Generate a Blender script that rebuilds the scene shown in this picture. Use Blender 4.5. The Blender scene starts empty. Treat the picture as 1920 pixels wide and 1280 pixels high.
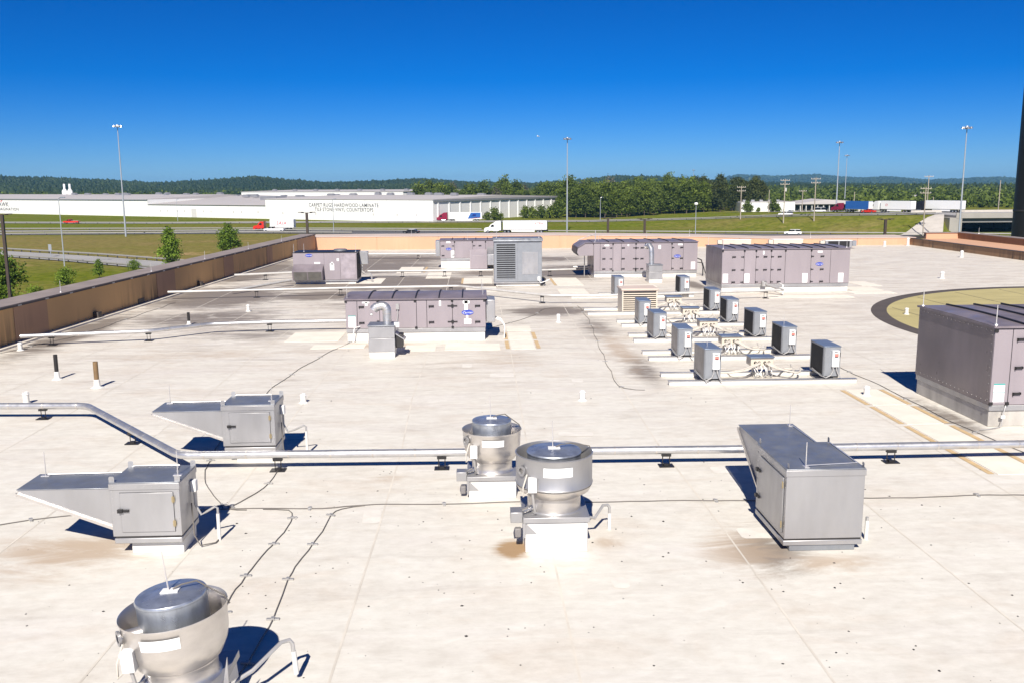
import bpy, bmesh, math, random
import numpy as np
from mathutils import Vector, Matrix

R = math.radians
rng = random.Random(7)
SC = bpy.context.scene
COL = SC.collection

# ------------------------------------------------------------------ camera
cam = bpy.data.cameras.new('camera'); camo = bpy.data.objects.new('camera', cam); COL.objects.link(camo)
cam.sensor_width = 36.0; cam.lens = 31.875; cam.clip_start = 0.1; cam.clip_end = 30000
PITCH, YAW, ROLL = R(9.78), R(2.15), R(0.36)
fw = Vector((math.sin(YAW) * math.cos(PITCH), math.cos(YAW) * math.cos(PITCH), -math.sin(PITCH)))
rt = Vector((math.cos(YAW), -math.sin(YAW), 0)); up = rt.cross(fw)
r2 = rt * math.cos(ROLL) - up * math.sin(ROLL); u2 = rt * math.sin(ROLL) + up * math.cos(ROLL)
camo.matrix_world = Matrix(((r2.x, u2.x, -fw.x, 0), (r2.y, u2.y, -fw.y, 0), (r2.z, u2.z, -fw.z, 6.0), (0, 0, 0, 1)))
SC.camera = camo

# ------------------------------------------------------------------ sky, sun, exposure
SUN_EL, SUN_AZ = R(41), R(187.5)            # azimuth clockwise from +Y
world = bpy.data.worlds.new('World'); SC.world = world; world.use_nodes = True
wn = world.node_tree.nodes; wl = world.node_tree.links; wn.clear()
wo = wn.new('ShaderNodeOutputWorld'); bg = wn.new('ShaderNodeBackground'); sky = wn.new('ShaderNodeTexSky')
sky.sky_type = 'NISHITA'; sky.sun_disc = False; sky.sun_elevation = SUN_EL; sky.sun_rotation = SUN_AZ
sky.air_density = 0.8; sky.dust_density = 0.0; sky.ozone_density = 6.0; sky.altitude = 300
hs = wn.new('ShaderNodeHueSaturation'); hs.inputs['Saturation'].default_value = 1.15
tn = wn.new('ShaderNodeMix'); tn.data_type = 'RGBA'; tn.blend_type = 'MULTIPLY'; tn.inputs[0].default_value = 1.0; tn.inputs[7].default_value = (0.057, 0.0695, 0.1, 1)   # polarised, deep blue sky
gm = wn.new('ShaderNodeGamma'); gm.inputs['Gamma'].default_value = 1.3
sc10 = wn.new('ShaderNodeMix'); sc10.data_type = 'RGBA'; sc10.blend_type = 'MULTIPLY'; sc10.inputs[0].default_value = 1.0; sc10.inputs[7].default_value = (11.8, 12.0, 11.0, 1)
wl.new(sky.outputs[0], tn.inputs[6]); wl.new(tn.outputs[2], gm.inputs['Color']); wl.new(gm.outputs[0], sc10.inputs[6]); wl.new(sc10.outputs[2], hs.inputs['Color'])
wl.new(hs.outputs[0], bg.inputs['Color']); bg.inputs['Strength'].default_value = 0.058
wl.new(bg.outputs[0], wo.inputs['Surface'])
sl = bpy.data.lights.new('sun', 'SUN'); sl.energy = 5.0; sl.angle = R(0.53); sl.color = (1.0, 0.94, 0.85)
so = bpy.data.objects.new('sun', sl); COL.objects.link(so)
sdir = Vector((-math.sin(SUN_AZ) * math.cos(SUN_EL), -math.cos(SUN_AZ) * math.cos(SUN_EL), -math.sin(SUN_EL)))
so.rotation_euler = sdir.to_track_quat('-Z', 'Y').to_euler()
so.location = (-10, -40, 60)
SC.view_settings.view_transform = 'Standard'; SC.view_settings.look = 'None'
SC.view_settings.exposure = 0.5; SC.view_settings.gamma = 1.0
SC.view_settings.use_curve_mapping = False
SC.cycles.max_bounces = 6; SC.cycles.diffuse_bounces = 3; SC.cycles.glossy_bounces = 3; SC.cycles.volume_bounces = 0; SC.cycles.transmission_bounces = 2
SC.cycles.caustics_reflective = False; SC.cycles.caustics_refractive = False

# ------------------------------------------------------------------ materials
def new_mat(name):
    m = bpy.data.materials.new(name); m.use_nodes = True
    nt = m.node_tree; nt.nodes.clear()
    o = nt.nodes.new('ShaderNodeOutputMaterial'); b = nt.nodes.new('ShaderNodeBsdfPrincipled')
    nt.links.new(b.outputs[0], o.inputs[0])
    return m, nt, b
def nd(nt, t, **kw):
    n = nt.nodes.new(t)
    for k, v in kw.items(): setattr(n, k, v)
    return n
def coords(nt, scale=(1, 1, 1), kind='Object'):
    tc = nd(nt, 'ShaderNodeTexCoord'); mp = nd(nt, 'ShaderNodeMapping')
    mp.inputs['Scale'].default_value = scale
    nt.links.new(tc.outputs[kind], mp.inputs[0]); return mp.outputs[0]
def geo_coords(nt, scale=(1, 1, 1)):
    g = nd(nt, 'ShaderNodeNewGeometry'); mp = nd(nt, 'ShaderNodeMapping')
    mp.inputs['Scale'].default_value = scale
    nt.links.new(g.outputs['Position'], mp.inputs[0]); return mp.outputs[0]
def noise(nt, vec, scale, detail=4, rough=0.55, dist=0.0):
    n = nd(nt, 'ShaderNodeTexNoise'); n.inputs['Scale'].default_value = scale
    n.inputs['Detail'].default_value = detail; n.inputs['Roughness'].default_value = rough
    n.inputs['Distortion'].default_value = dist
    nt.links.new(vec, n.inputs['Vector']); return n.outputs['Fac']
def ramp(nt, fac, stops):
    r = nd(nt, 'ShaderNodeValToRGB'); el = r.color_ramp.elements
    while len(el) < len(stops): el.new(0.5)
    for e, (p, c) in zip(el, stops):
        e.position = p; e.color = (c[0], c[1], c[2], 1) if hasattr(c, '__len__') else (c, c, c, 1)
    nt.links.new(fac, r.inputs[0]); return r.outputs[0]
def mix(nt, fac, a, b, blend='MIX'):
    m = nd(nt, 'ShaderNodeMix', data_type='RGBA', blend_type=blend)
    for sock, v in ((m.inputs[0], fac), (m.inputs[6], a), (m.inputs[7], b)):
        if hasattr(v, 'links') or hasattr(v, 'is_linked'): nt.links.new(v, sock)
        elif hasattr(v, '__len__'): sock.default_value = (v[0], v[1], v[2], 1)
        else: sock.default_value = v
    return m.outputs[2]
def math_(nt, op, a, b=None, clamp=False):
    m = nd(nt, 'ShaderNodeMath', operation=op, use_clamp=clamp)
    for i, v in enumerate((a, b)):
        if v is None: continue
        if hasattr(v, 'is_linked'): nt.links.new(v, m.inputs[i])
        else: m.inputs[i].default_value = v
    return m.outputs[0]
def bump(nt, b, h, strength=0.2, dist=0.02):
    bp = nd(nt, 'ShaderNodeBump'); bp.inputs['Strength'].default_value = strength; bp.inputs['Distance'].default_value = dist
    nt.links.new(h, bp.inputs['Height']); nt.links.new(bp.outputs[0], b.inputs['Normal'])
def simple(name, col, rough=0.5, metal=0.0, var=0.12, scale=3.0, stretch=(1, 1, 1), bumpamt=0.0, rvar=0.0):
    m, nt, b = new_mat(name)
    v = coords(nt, stretch); f = noise(nt, v, scale, 5, 0.6)
    lo = tuple(max(0, c * (1 - var)) for c in col); hi = tuple(min(1, c * (1 + var)) for c in col)
    c = ramp(nt, f, [(0.3, lo), (0.7, hi)])
    nt.links.new(c, b.inputs['Base Color'])
    b.inputs['Metallic'].default_value = metal; b.inputs['Roughness'].default_value = rough
    if rvar:
        rr = ramp(nt, noise(nt, v, scale * 2.3, 3), [(0.3, rough - rvar), (0.7, rough + rvar)])
        nt.links.new(rr, b.inputs['Roughness'])
    if bumpamt: bump(nt, b, f, bumpamt, 0.02)
    return m
M = {}
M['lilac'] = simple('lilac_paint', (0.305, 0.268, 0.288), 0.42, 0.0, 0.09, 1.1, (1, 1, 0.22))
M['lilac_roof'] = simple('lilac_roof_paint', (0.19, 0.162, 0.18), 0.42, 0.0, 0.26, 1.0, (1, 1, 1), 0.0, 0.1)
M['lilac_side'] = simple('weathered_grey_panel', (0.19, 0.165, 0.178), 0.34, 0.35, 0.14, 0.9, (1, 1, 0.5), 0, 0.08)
M['rib'] = simple('black_seam', (0.02, 0.02, 0.025), 0.5)
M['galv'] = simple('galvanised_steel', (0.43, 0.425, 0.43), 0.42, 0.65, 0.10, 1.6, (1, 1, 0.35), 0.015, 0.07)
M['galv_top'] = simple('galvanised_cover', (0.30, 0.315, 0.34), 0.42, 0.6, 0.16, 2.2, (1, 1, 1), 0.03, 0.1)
M['alu'] = simple('spun_aluminium', (0.66, 0.625, 0.59), 0.36, 0.8, 0.10, 3.0, (1, 1, 2.0), 0.02, 0.07)
M['alu_drum'] = simple('weathered_aluminium', (0.46, 0.49, 0.54), 0.36, 0.75, 0.30, 4.0, (1, 1, 0.35), 0.02, 0.1)
M['jacket'] = simple('aluminium_pipe_jacket', (0.60, 0.60, 0.61), 0.40, 0.8, 0.12, 3.0, (1, 1, 1), 0.01, 0.06)
M['white'] = simple('white_paint', (0.80, 0.79, 0.77), 0.5, 0, 0.05, 2.0)
M['dullpipe'] = simple('weathered_painted_pipe', (0.54, 0.525, 0.50), 0.5, 0.2, 0.14, 2.0)
M['curb'] = simple('white_membrane_curb', (0.71, 0.695, 0.66), 0.6, 0, 0.11, 1.6, (1, 1, 0.5), 0.1)
M['sleeper'] = simple('white_rail_sleeper', (0.66, 0.645, 0.61), 0.6, 0, 0.12, 1.6)
M['curb_shaded_dirty'] = simple('shaded_grimy_membrane_curb', (0.46, 0.435, 0.40), 0.6, 0.1, 0.3, 1.4, (1, 1, 0.35))  # darker tone holds the right unit's curb shade as well as grime
M['sticker'] = simple('white_sticker', (0.82, 0.83, 0.82), 0.4, 0, 0.03)
M['teal'] = simple('teal_print', (0.05, 0.35, 0.32), 0.5)
M['yellow'] = simple('yellow_print', (0.7, 0.5, 0.05), 0.5)
M['redlabel'] = simple('faded_red_label', (0.65, 0.20, 0.17), 0.5)
M['black'] = simple('black_plastic', (0.018, 0.017, 0.018), 0.45)
M['dark'] = simple('dark_steel', (0.045, 0.042, 0.042), 0.5, 0.3)
M['blue'] = simple('blue_enamel', (0.03, 0.06, 0.42), 0.35)
M['cond'] = simple('grey_condenser_paint', (0.28, 0.295, 0.32), 0.4, 0.25, 0.08, 3.0)
M['condtop'] = simple('blue_grey_condenser_lid', (0.20, 0.24, 0.31), 0.36, 0.35, 0.08, 3.0)
M['pvc'] = simple('cream_line_insulation', (0.56, 0.52, 0.46), 0.6, 0, 0.1, 6)
M['conduit'] = simple('grey_conduit', (0.45, 0.44, 0.43), 0.45, 0.4)
M['greywire'] = simple('weathered_cable', (0.16, 0.145, 0.13), 0.6)
M['rod'] = simple('aluminium_rod', (0.75, 0.72, 0.70), 0.35, 0.6)
M['cream'] = simple('cream_louvre_paint', (0.62, 0.55, 0.46), 0.5, 0, 0.06)
M['tan'] = simple('tan_tape', (0.58, 0.42, 0.23), 0.7, 0, 0.18, 4)
M['pad'] = simple('cream_walk_pad', (0.775, 0.715, 0.62), 0.75, 0, 0.09, 1.2, (1, 1, 1), 0.15)
M['brass'] = simple('tarnished_brass', (0.42, 0.34, 0.20), 0.45, 0.5)
M['cup'] = simple('greasy_grey_cup', (0.20, 0.19, 0.19), 0.6)
M['whside'] = simple('pale_ribbed_warehouse_side', (0.76, 0.75, 0.73), 0.7, 0, 0.05, 0.15, (1, 1, 0.05))
M['brownpipe'] = simple('brown_vent_pipe', (0.20, 0.125, 0.06), 0.6, 0, 0.15)
M['brownpole'] = simple('bronze_pole', (0.06, 0.042, 0.035), 0.5)
M['glass'] = simple('dark_glass', (0.015, 0.018, 0.022), 0.08)
M['tyre'] = simple('tyre_rubber', (0.02, 0.02, 0.02), 0.8)
M['chrome'] = simple('bright_metal', (0.7, 0.7, 0.7), 0.25, 0.9)
M['mast'] = simple('galvanised_mast', (0.50, 0.53, 0.57), 0.45, 0.5, 0.06)
M['woodpole'] = simple('weathered_timber_pole', (0.38, 0.33, 0.27), 0.8, 0, 0.15, 2, (1, 1, 0.1))
M['concrete'] = simple('pale_concrete', (0.50, 0.46, 0.41), 0.85, 0, 0.12, 0.4, (1, 1, 1), 0.1)
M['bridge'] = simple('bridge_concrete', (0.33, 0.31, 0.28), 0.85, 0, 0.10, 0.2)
M['shade_conc'] = simple('shaded_girder_concrete', (0.20, 0.195, 0.19), 0.85, 0, 0.1, 0.2)  # shade below the bridge put into a darker concrete colour
M['asphalt'] = simple('asphalt', (0.115, 0.112, 0.115), 0.85, 0, 0.12, 0.15, (0.2, 1, 1))
M['paleroad'] = simple('pale_concrete_road', (0.34, 0.33, 0.32), 0.85, 0, 0.1, 0.1)
M['line'] = simple('road_paint', (0.72, 0.71, 0.66), 0.7)
M['rail'] = simple('galvanised_guardrail', (0.30, 0.29, 0.27), 0.6, 0.2)
M['whwall'] = simple('white_warehouse_wall', (0.80, 0.80, 0.78), 0.7, 0, 0.02, 0.05)
M['whgrey'] = simple('pale_grey_ribbed_wall', (0.56, 0.55, 0.53), 0.7, 0, 0.07, 0.15, (1, 1, 0.05))
M['whroof'] = simple('pale_warehouse_roof', (0.46, 0.43, 0.42), 0.75, 0, 0.06, 0.03)
M['whgreydark'] = simple('grey_gutter', (0.22, 0.23, 0.25), 0.6)
M['ink'] = simple('black_lettering', (0.03, 0.03, 0.04), 0.6)
M['redink'] = simple('red_lettering', (0.55, 0.03, 0.03), 0.5)
M['red'] = simple('red_vehicle_paint', (0.62, 0.03, 0.015), 0.3)
M['maroon'] = simple('maroon_vehicle_paint', (0.22, 0.012, 0.04), 0.3)
M['carwhite'] = simple('white_vehicle_paint', (0.80, 0.80, 0.79), 0.3, 0, 0.02)
M['carblack'] = simple('black_vehicle_paint', (0.02, 0.02, 0.025), 0.25)
M['carblue'] = simple('blue_container_paint', (0.02, 0.10, 0.34), 0.45)
M['bark'] = simple('bark', (0.10, 0.075, 0.055), 0.9, 0, 0.25, 4)
M['logo_yellow'] = simple('faded_olive_yellow_paint', (0.43, 0.37, 0.17), 0.8, 0, 0.13, 0.9, (0.5, 1, 1), 0.1)
M['logo_dark'] = simple('faded_dark_brown_paint', (0.085, 0.07, 0.062), 0.8, 0, 0.15, 1.2)
M['pylon'] = simple('black_pylon_paint', (0.012, 0.011, 0.011), 0.5)

def striped(name, c1, c2, freq, axis='Z', rough=0.5, metal=0.3):
    m, nt, b = new_mat(name)
    v = coords(nt); w = nd(nt, 'ShaderNodeTexWave', wave_type='BANDS', bands_direction=axis)
    w.inputs['Scale'].default_value = freq; w.inputs['Distortion'].default_value = 0.0
    nt.links.new(v, w.inputs['Vector'])
    n = noise(nt, v, 2.5, 4)
    c = mix(nt, ramp(nt, w.outputs['Fac'], [(0.35, 0.0), (0.65, 1.0)]), c1, c2)
    c = mix(nt, 0.35, c, ramp(nt, n, [(0.3, tuple(x * 0.6 for x in c1)), (0.7, tuple(min(1, x * 1.3) for x in c2))]))
    nt.links.new(c, b.inputs['Base Color']); b.inputs['Roughness'].default_value = rough; b.inputs['Metallic'].default_value = metal
    bump(nt, b, w.outputs['Fac'], 0.4, 0.01)
    return m
M['coil_black'] = striped('black_coil_fins', (0.006, 0.006, 0.0065), (0.018, 0.0175, 0.018), 9, 'Y', 0.75, 0.0)
M['coil_grey'] = striped('grey_coil_fins', (0.22, 0.205, 0.20), (0.36, 0.34, 0.33), 9, 'Y', 0.45, 0.5)
M['coil_lilac'] = striped('lilac_coil_grille', (0.30, 0.26, 0.28), (0.45, 0.40, 0.43), 6, 'X', 0.5, 0.1)
M['filter'] = striped('dusty_filter_mesh', (0.10, 0.095, 0.085), (0.19, 0.18, 0.165), 14, 'Z', 0.7, 0.1)

def make_membrane():
    m, nt, b = new_mat('weathered_roof_membrane')
    g = nd(nt, 'ShaderNodeNewGeometry'); sep = nd(nt, 'ShaderNodeSeparateXYZ'); nt.links.new(g.outputs['Position'], sep.inputs[0])
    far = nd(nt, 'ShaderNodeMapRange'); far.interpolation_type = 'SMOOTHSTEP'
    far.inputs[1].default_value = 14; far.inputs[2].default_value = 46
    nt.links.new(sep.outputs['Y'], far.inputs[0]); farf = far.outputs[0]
    v = geo_coords(nt, (0.55, 1.0, 1)); v2 = geo_coords(nt, (0.22, 0.75, 1)); vr = geo_coords(nt)
    big = noise(nt, vr, 0.16, 5, 0.6); med = noise(nt, v, 0.75, 6, 0.65, 0.8); fine = noise(nt, v, 5.0, 6, 0.7); streak = noise(nt, v2, 1.9, 6, 0.68, 0.4)
    base = mix(nt, farf, (0.735, 0.708, 0.632), (0.715, 0.668, 0.58))  # base paler near: foreground glare put into the colour
    # dirt mottling, thinner near: cleaner roof plus painted-in foreground glare
    dirt = ramp(nt, streak, [(0.42, 0.0), (0.66, 1.0)])
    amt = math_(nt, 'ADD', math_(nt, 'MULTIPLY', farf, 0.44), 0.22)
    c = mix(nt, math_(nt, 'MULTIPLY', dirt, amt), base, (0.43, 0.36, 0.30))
    tanf = ramp(nt, med, [(0.50, 0.0), (0.75, 1.0)])
    c = mix(nt, math_(nt, 'MULTIPLY', tanf, 0.42), c, (0.58, 0.46, 0.34))
    lite = ramp(nt, noise(nt, v2, 1.1, 5, 0.6, 0.5), [(0.52, 0.0), (0.70, 1.0)])
    c = mix(nt, math_(nt, 'MULTIPLY', lite, 0.45), c, (0.74, 0.70, 0.655))
    c = mix(nt, 0.22, c, ramp(nt, fine, [(0.32, (0.33, 0.29, 0.25)), (0.68, (0.86, 0.83, 0.79))]))
    st2 = ramp(nt, noise(nt, geo_coords(nt, (0.12, 0.95, 1)), 2.6, 7, 0.72, 0.6), [(0.56, 0.0), (0.70, 1.0)])
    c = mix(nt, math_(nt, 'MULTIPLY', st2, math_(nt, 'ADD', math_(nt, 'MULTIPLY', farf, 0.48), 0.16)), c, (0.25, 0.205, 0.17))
    # local ponding stains: (x, y, rx, ry, strength, colour)
    spots = [(-6.0, 57.0, 8.5, 5.5, 1.0, 0), (-1.5, 54.5, 4.0, 3.4, 1.0, 0), (-14.2, 50.5, 5.0, 7.5, 0.85, 0), (7.0, 63.0, 5.5, 7.0, 0.9, 0), (-9.0, 68.0, 9.0, 8.0, 0.85, 0), (-15.8, 66.0, 3.2, 12.0, 0.9, 0),
             (3.6, 43.2, 3.4, 2.4, 0.8, 0), (-12.5, 42.0, 6.0, 5.0, 0.62, 0), (4.0, 74.0, 9.0, 5.0, 0.7, 0), (-4.5, 46.5, 6.0, 3.0, 0.55, 0), (-8.0, 75.0, 10.0, 7.0, 0.8, 0), (-8.5, 50.5, 5.0, 3.5, 0.8, 0), (1.5, 62.5, 6.0, 3.0, 0.7, 0), (-9.5, 37.5, 5.0, 3.0, 0.5, 0), (1.2, 31.0, 3.0, 2.2, 0.4, 1), (5.0, 38.0, 1.2, 5.0, 0.55, 0),
             (-16.8, 38.0, 1.5, 9.0, 0.75, 0), (5.4, 29.0, 0.9, 4.0, 0.6, 0), (-10.0, 33.0, 6.0, 3.0, 0.35, 1), (14.5, 27.0, 1.8, 3.0, 0.45, 1),
             (-6.9, 14.6, 2.2, 1.5, 0.62, 1), (4.75, 14.1, 0.9, 1.4, 0.62, 0), (4.3, 14.3, 1.2, 1.8, 0.5, 1), (5.6, 13.5, 1.4, 0.5, 0.5, 1), (0.55, 14.35, 0.45, 0.5, 0.9, 2),
             (2.2, 14.6, 0.5, 0.5, 0.5, 1), (-3.6, 34.3, 3.0, 0.9, 0.55, 1), (9.0, 50.0, 3.0, 3.0, 0.5, 1), (13.0, 54.0, 0.9, 3.5, 0.8, 0),
             (12.2, 22.6, 0.7, 3.0, 0.6, 0), (5.2, 33.0, 0.8, 7.0, 0.5, 1), (-2.0, 18.2, 1.2, 0.4, 0.4, 1)]
    wob = noise(nt, geo_coords(nt, (0.35, 1.0, 1)), 1.5, 9, 0.74, 0.8); patch = noise(nt, v2, 0.55, 3, 0.5)
    wsum = math_(nt, 'ADD', math_(nt, 'MULTIPLY', wob, 3.4), math_(nt, 'MULTIPLY', patch, 0.9))
    cols = [(0.155, 0.125, 0.105), (0.47, 0.365, 0.265), (0.33, 0.19, 0.07)]
    acc = {}
    for (x, y, rx, ry, s, k) in spots:
        dx = math_(nt, 'DIVIDE', math_(nt, 'SUBTRACT', sep.outputs['X'], x), rx); dy = math_(nt, 'DIVIDE', math_(nt, 'SUBTRACT', sep.outputs['Y'], y), ry)
        d = math_(nt, 'SQRT', math_(nt, 'ADD', math_(nt, 'MULTIPLY', dx, dx), math_(nt, 'MULTIPLY', dy, dy)))
        f = math_(nt, 'MULTIPLY', math_(nt, 'SUBTRACT', 1.25, d, True), s)
        acc[k] = math_(nt, 'MAXIMUM', acc[k], f) if k in acc else f
    for k, f in acc.items():
        g_ = math_(nt, 'SUBTRACT', math_(nt, 'ADD', math_(nt, 'MULTIPLY', f, 1.95), wsum), 2.68)
        g_ = math_(nt, 'MULTIPLY', math_(nt, 'MULTIPLY', g_, 1.5, True), math_(nt, 'MULTIPLY', f, 1.6, True), True)
        c = mix(nt, math_(nt, 'MULTIPLY', g_, 0.85), c, cols[k])
    nt.links.new(c, b.inputs['Base Color']); b.inputs['Roughness'].default_value = 0.6
    b.inputs['Specular IOR Level'].default_value = 0.3
    bump(nt, b, med, 0.25, 0.03)
    return m
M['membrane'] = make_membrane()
M['patch'] = simple('newer_membrane_patch', (0.74, 0.70, 0.63), 0.6, 0, 0.10, 3.0)
M['seam'] = simple('membrane_lap_seam', (0.665, 0.615, 0.535), 0.65, 0, 0.16, 2.5, (1, 0.4, 1))

def make_stucco(name, col, stain=0.7):
    m, nt, b = new_mat(name)
    g = nd(nt, 'ShaderNodeNewGeometry'); sep = nd(nt, 'ShaderNodeSeparateXYZ'); nt.links.new(g.outputs['Position'], sep.inputs[0])
    v = geo_coords(nt, (2.6, 2.6, 0.16)); w = geo_coords(nt)
    drip = noise(nt, v, 0.8, 7, 0.75, 0.6); big = noise(nt, w, 0.25, 3)
    low = nd(nt, 'ShaderNodeMapRange'); low.inputs[1].default_value = 1.5; low.inputs[2].default_value = 0.0
    nt.links.new(sep.outputs['Z'], low.inputs[0])
    c = mix(nt, 0.5, col, ramp(nt, big, [(0.3, tuple(x * 0.85 for x in col)), (0.7, tuple(min(1, x * 1.12) for x in col))]))
    f = math_(nt, 'MULTIPLY', ramp(nt, drip, [(0.44, 0.0), (0.58, 1.0)]), math_(nt, 'ADD', math_(nt, 'MULTIPLY', math_(nt, 'POWER', low.outputs[0], 1.3), 1.15), 0.06))
    f = math_(nt, 'MULTIPLY', f, math_(nt, 'MULTIPLY', ramp(nt, big, [(0.42, 0.05), (0.62, 1.0)]), stain), True)
    c = mix(nt, f, c, (0.05, 0.04, 0.032))
    nt.links.new(c, b.inputs['Base Color']); b.inputs['Roughness'].default_value = 0.85
    bump(nt, b, noise(nt, w, 30, 3), 0.15, 0.01)
    return m
M['stucco'] = make_stucco('tan_stucco', (0.65, 0.395, 0.17), 0.75)
M['stucco_mauve'] = make_stucco('mauve_brown_stucco', (0.48, 0.285, 0.165), 0.5)
M['stucco_peach'] = make_stucco('peach_stucco', (0.60, 0.355, 0.225), 0.12)
M['stucco_brown'] = make_stucco('shaded_stained_stucco', (0.33, 0.20, 0.11), 0.8)  # shade of the side faces put into the brown, with drip stains
M['coping'] = simple('grey_metal_coping', (0.27, 0.225, 0.205), 0.7, 0.0, 0.16, 0.8)
M['coping_dark'] = simple('dark_coping_edge', (0.07, 0.058, 0.052), 0.6, 0.1, 0.2, 1)
M['coping_pale'] = simple('pale_coping', (0.60, 0.49, 0.42), 0.6, 0.0, 0.08, 0.6)

def make_ground():
    m, nt, b = new_mat('mown_grass_ground')
    v = geo_coords(nt); vs = geo_coords(nt, (0.3, 1, 1))
    a = noise(nt, vs, 0.035, 5, 0.6, 0.5); f = noise(nt, v, 0.5, 6, 0.7); t = noise(nt, vs, 0.06, 5, 0.65, 1.0)
    g = nd(nt, 'ShaderNodeNewGeometry'); sep = nd(nt, 'ShaderNodeSeparateXYZ'); nt.links.new(g.outputs['Position'], sep.inputs[0])
    green = ramp(nt, f, [(0.28, (0.060, 0.088, 0.008)), (0.52, (0.125, 0.152, 0.014)), (0.78, (0.20, 0.205, 0.036))])
    dry = ramp(nt, f, [(0.28, (0.13, 0.105, 0.035)), (0.75, (0.30, 0.235, 0.095))])
    # drier, browner field between the slip road and the highway on the left
    my = nd(nt, 'ShaderNodeMapRange'); my.inputs[1].default_value = 360; my.inputs[2].default_value = 300; nt.links.new(sep.outputs['Y'], my.inputs[0])
    mx = nd(nt, 'ShaderNodeMapRange'); mx.inputs[1].default_value = 20; mx.inputs[2].default_value = -60; nt.links.new(sep.outputs['X'], mx.inputs[0])
    ny = nd(nt, 'ShaderNodeMapRange'); ny.inputs[1].default_value = 175; ny.inputs[2].default_value = 205; nt.links.new(sep.outputs['Y'], ny.inputs[0])
    zone = math_(nt, 'MULTIPLY', math_(nt, 'MULTIPLY', my.outputs[0], mx.outputs[0]), ny.outputs[0])
    a2 = noise(nt, vs, 0.16, 6, 0.7, 0.6)
    d = math_(nt, 'ADD', math_(nt, 'ADD', ramp(nt, a, [(0.48, 0.0), (0.7, 0.5)]), ramp(nt, a2, [(0.48, 0.0), (0.70, 0.5)])), math_(nt, 'MULTIPLY', zone, 0.6), True)
    c = mix(nt, d, green, dry)
    soil = math_(nt, 'MULTIPLY', ramp(nt, math_(nt, 'ADD', math_(nt, 'MULTIPLY', t, 0.8), math_(nt, 'MULTIPLY', f, 0.2)), [(0.60, 0.0), (0.68, 1.0)]), 0.85)
    c = mix(nt, soil, c, (0.42, 0.27, 0.15))
    nt.links.new(c, b.inputs['Base Color']); b.inputs['Roughness'].default_value = 1.0; b.inputs['Specular IOR Level'].default_value = 0.0
    bump(nt, b, f, 0.6, 0.3)
    return m
M['ground'] = make_ground()

def make_leaf(name, dark, light, trans=0.25):
    m, nt, b = new_mat(name)
    at = nd(nt, 'ShaderNodeAttribute', attribute_name='tint')
    oi = nd(nt, 'ShaderNodeObjectInfo')
    f = math_(nt, 'ADD', math_(nt, 'MULTIPLY', at.outputs['Fac'], 0.8), math_(nt, 'MULTIPLY', oi.outputs['Random'], 0.3), True)
    c = ramp(nt, f, [(0.0, dark), (1.0, light)])
    nt.links.new(c, b.inputs['Base Color']); b.inputs['Roughness'].default_value = 0.6; b.inputs['Specular IOR Level'].default_value = 0.25
    tr = nd(nt, 'ShaderNodeBsdfTranslucent'); nt.links.new(c, tr.inputs[0])
    ms = nd(nt, 'ShaderNodeMixShader'); ms.inputs[0].default_value = trans
    o = [n for n in nt.nodes if n.type == 'OUTPUT_MATERIAL'][0]
    nt.links.new(b.outputs[0], ms.inputs[1]); nt.links.new(tr.outputs[0], ms.inputs[2]); nt.links.new(ms.outputs[0], o.inputs[0])
    return m
M['leaf'] = make_leaf('broad_leaf_foliage', (0.040, 0.085, 0.008), (0.23, 0.33, 0.035))
M['leaf_far'] = make_leaf('woodland_foliage', (0.020, 0.042, 0.008), (0.165, 0.215, 0.028), 0.22)
M['leaf_hill'] = make_leaf('hill_forest_foliage', (0.010, 0.024, 0.011), (0.075, 0.105, 0.03), 0.1)
M['leaf_pine'] = make_leaf('dark_pine_foliage', (0.020, 0.032, 0.009), (0.085, 0.10, 0.026), 0.1)
M['leaf_grey'] = make_leaf('bare_grey_twigs', (0.08, 0.075, 0.05), (0.17, 0.15, 0.10), 0.1)

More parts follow.
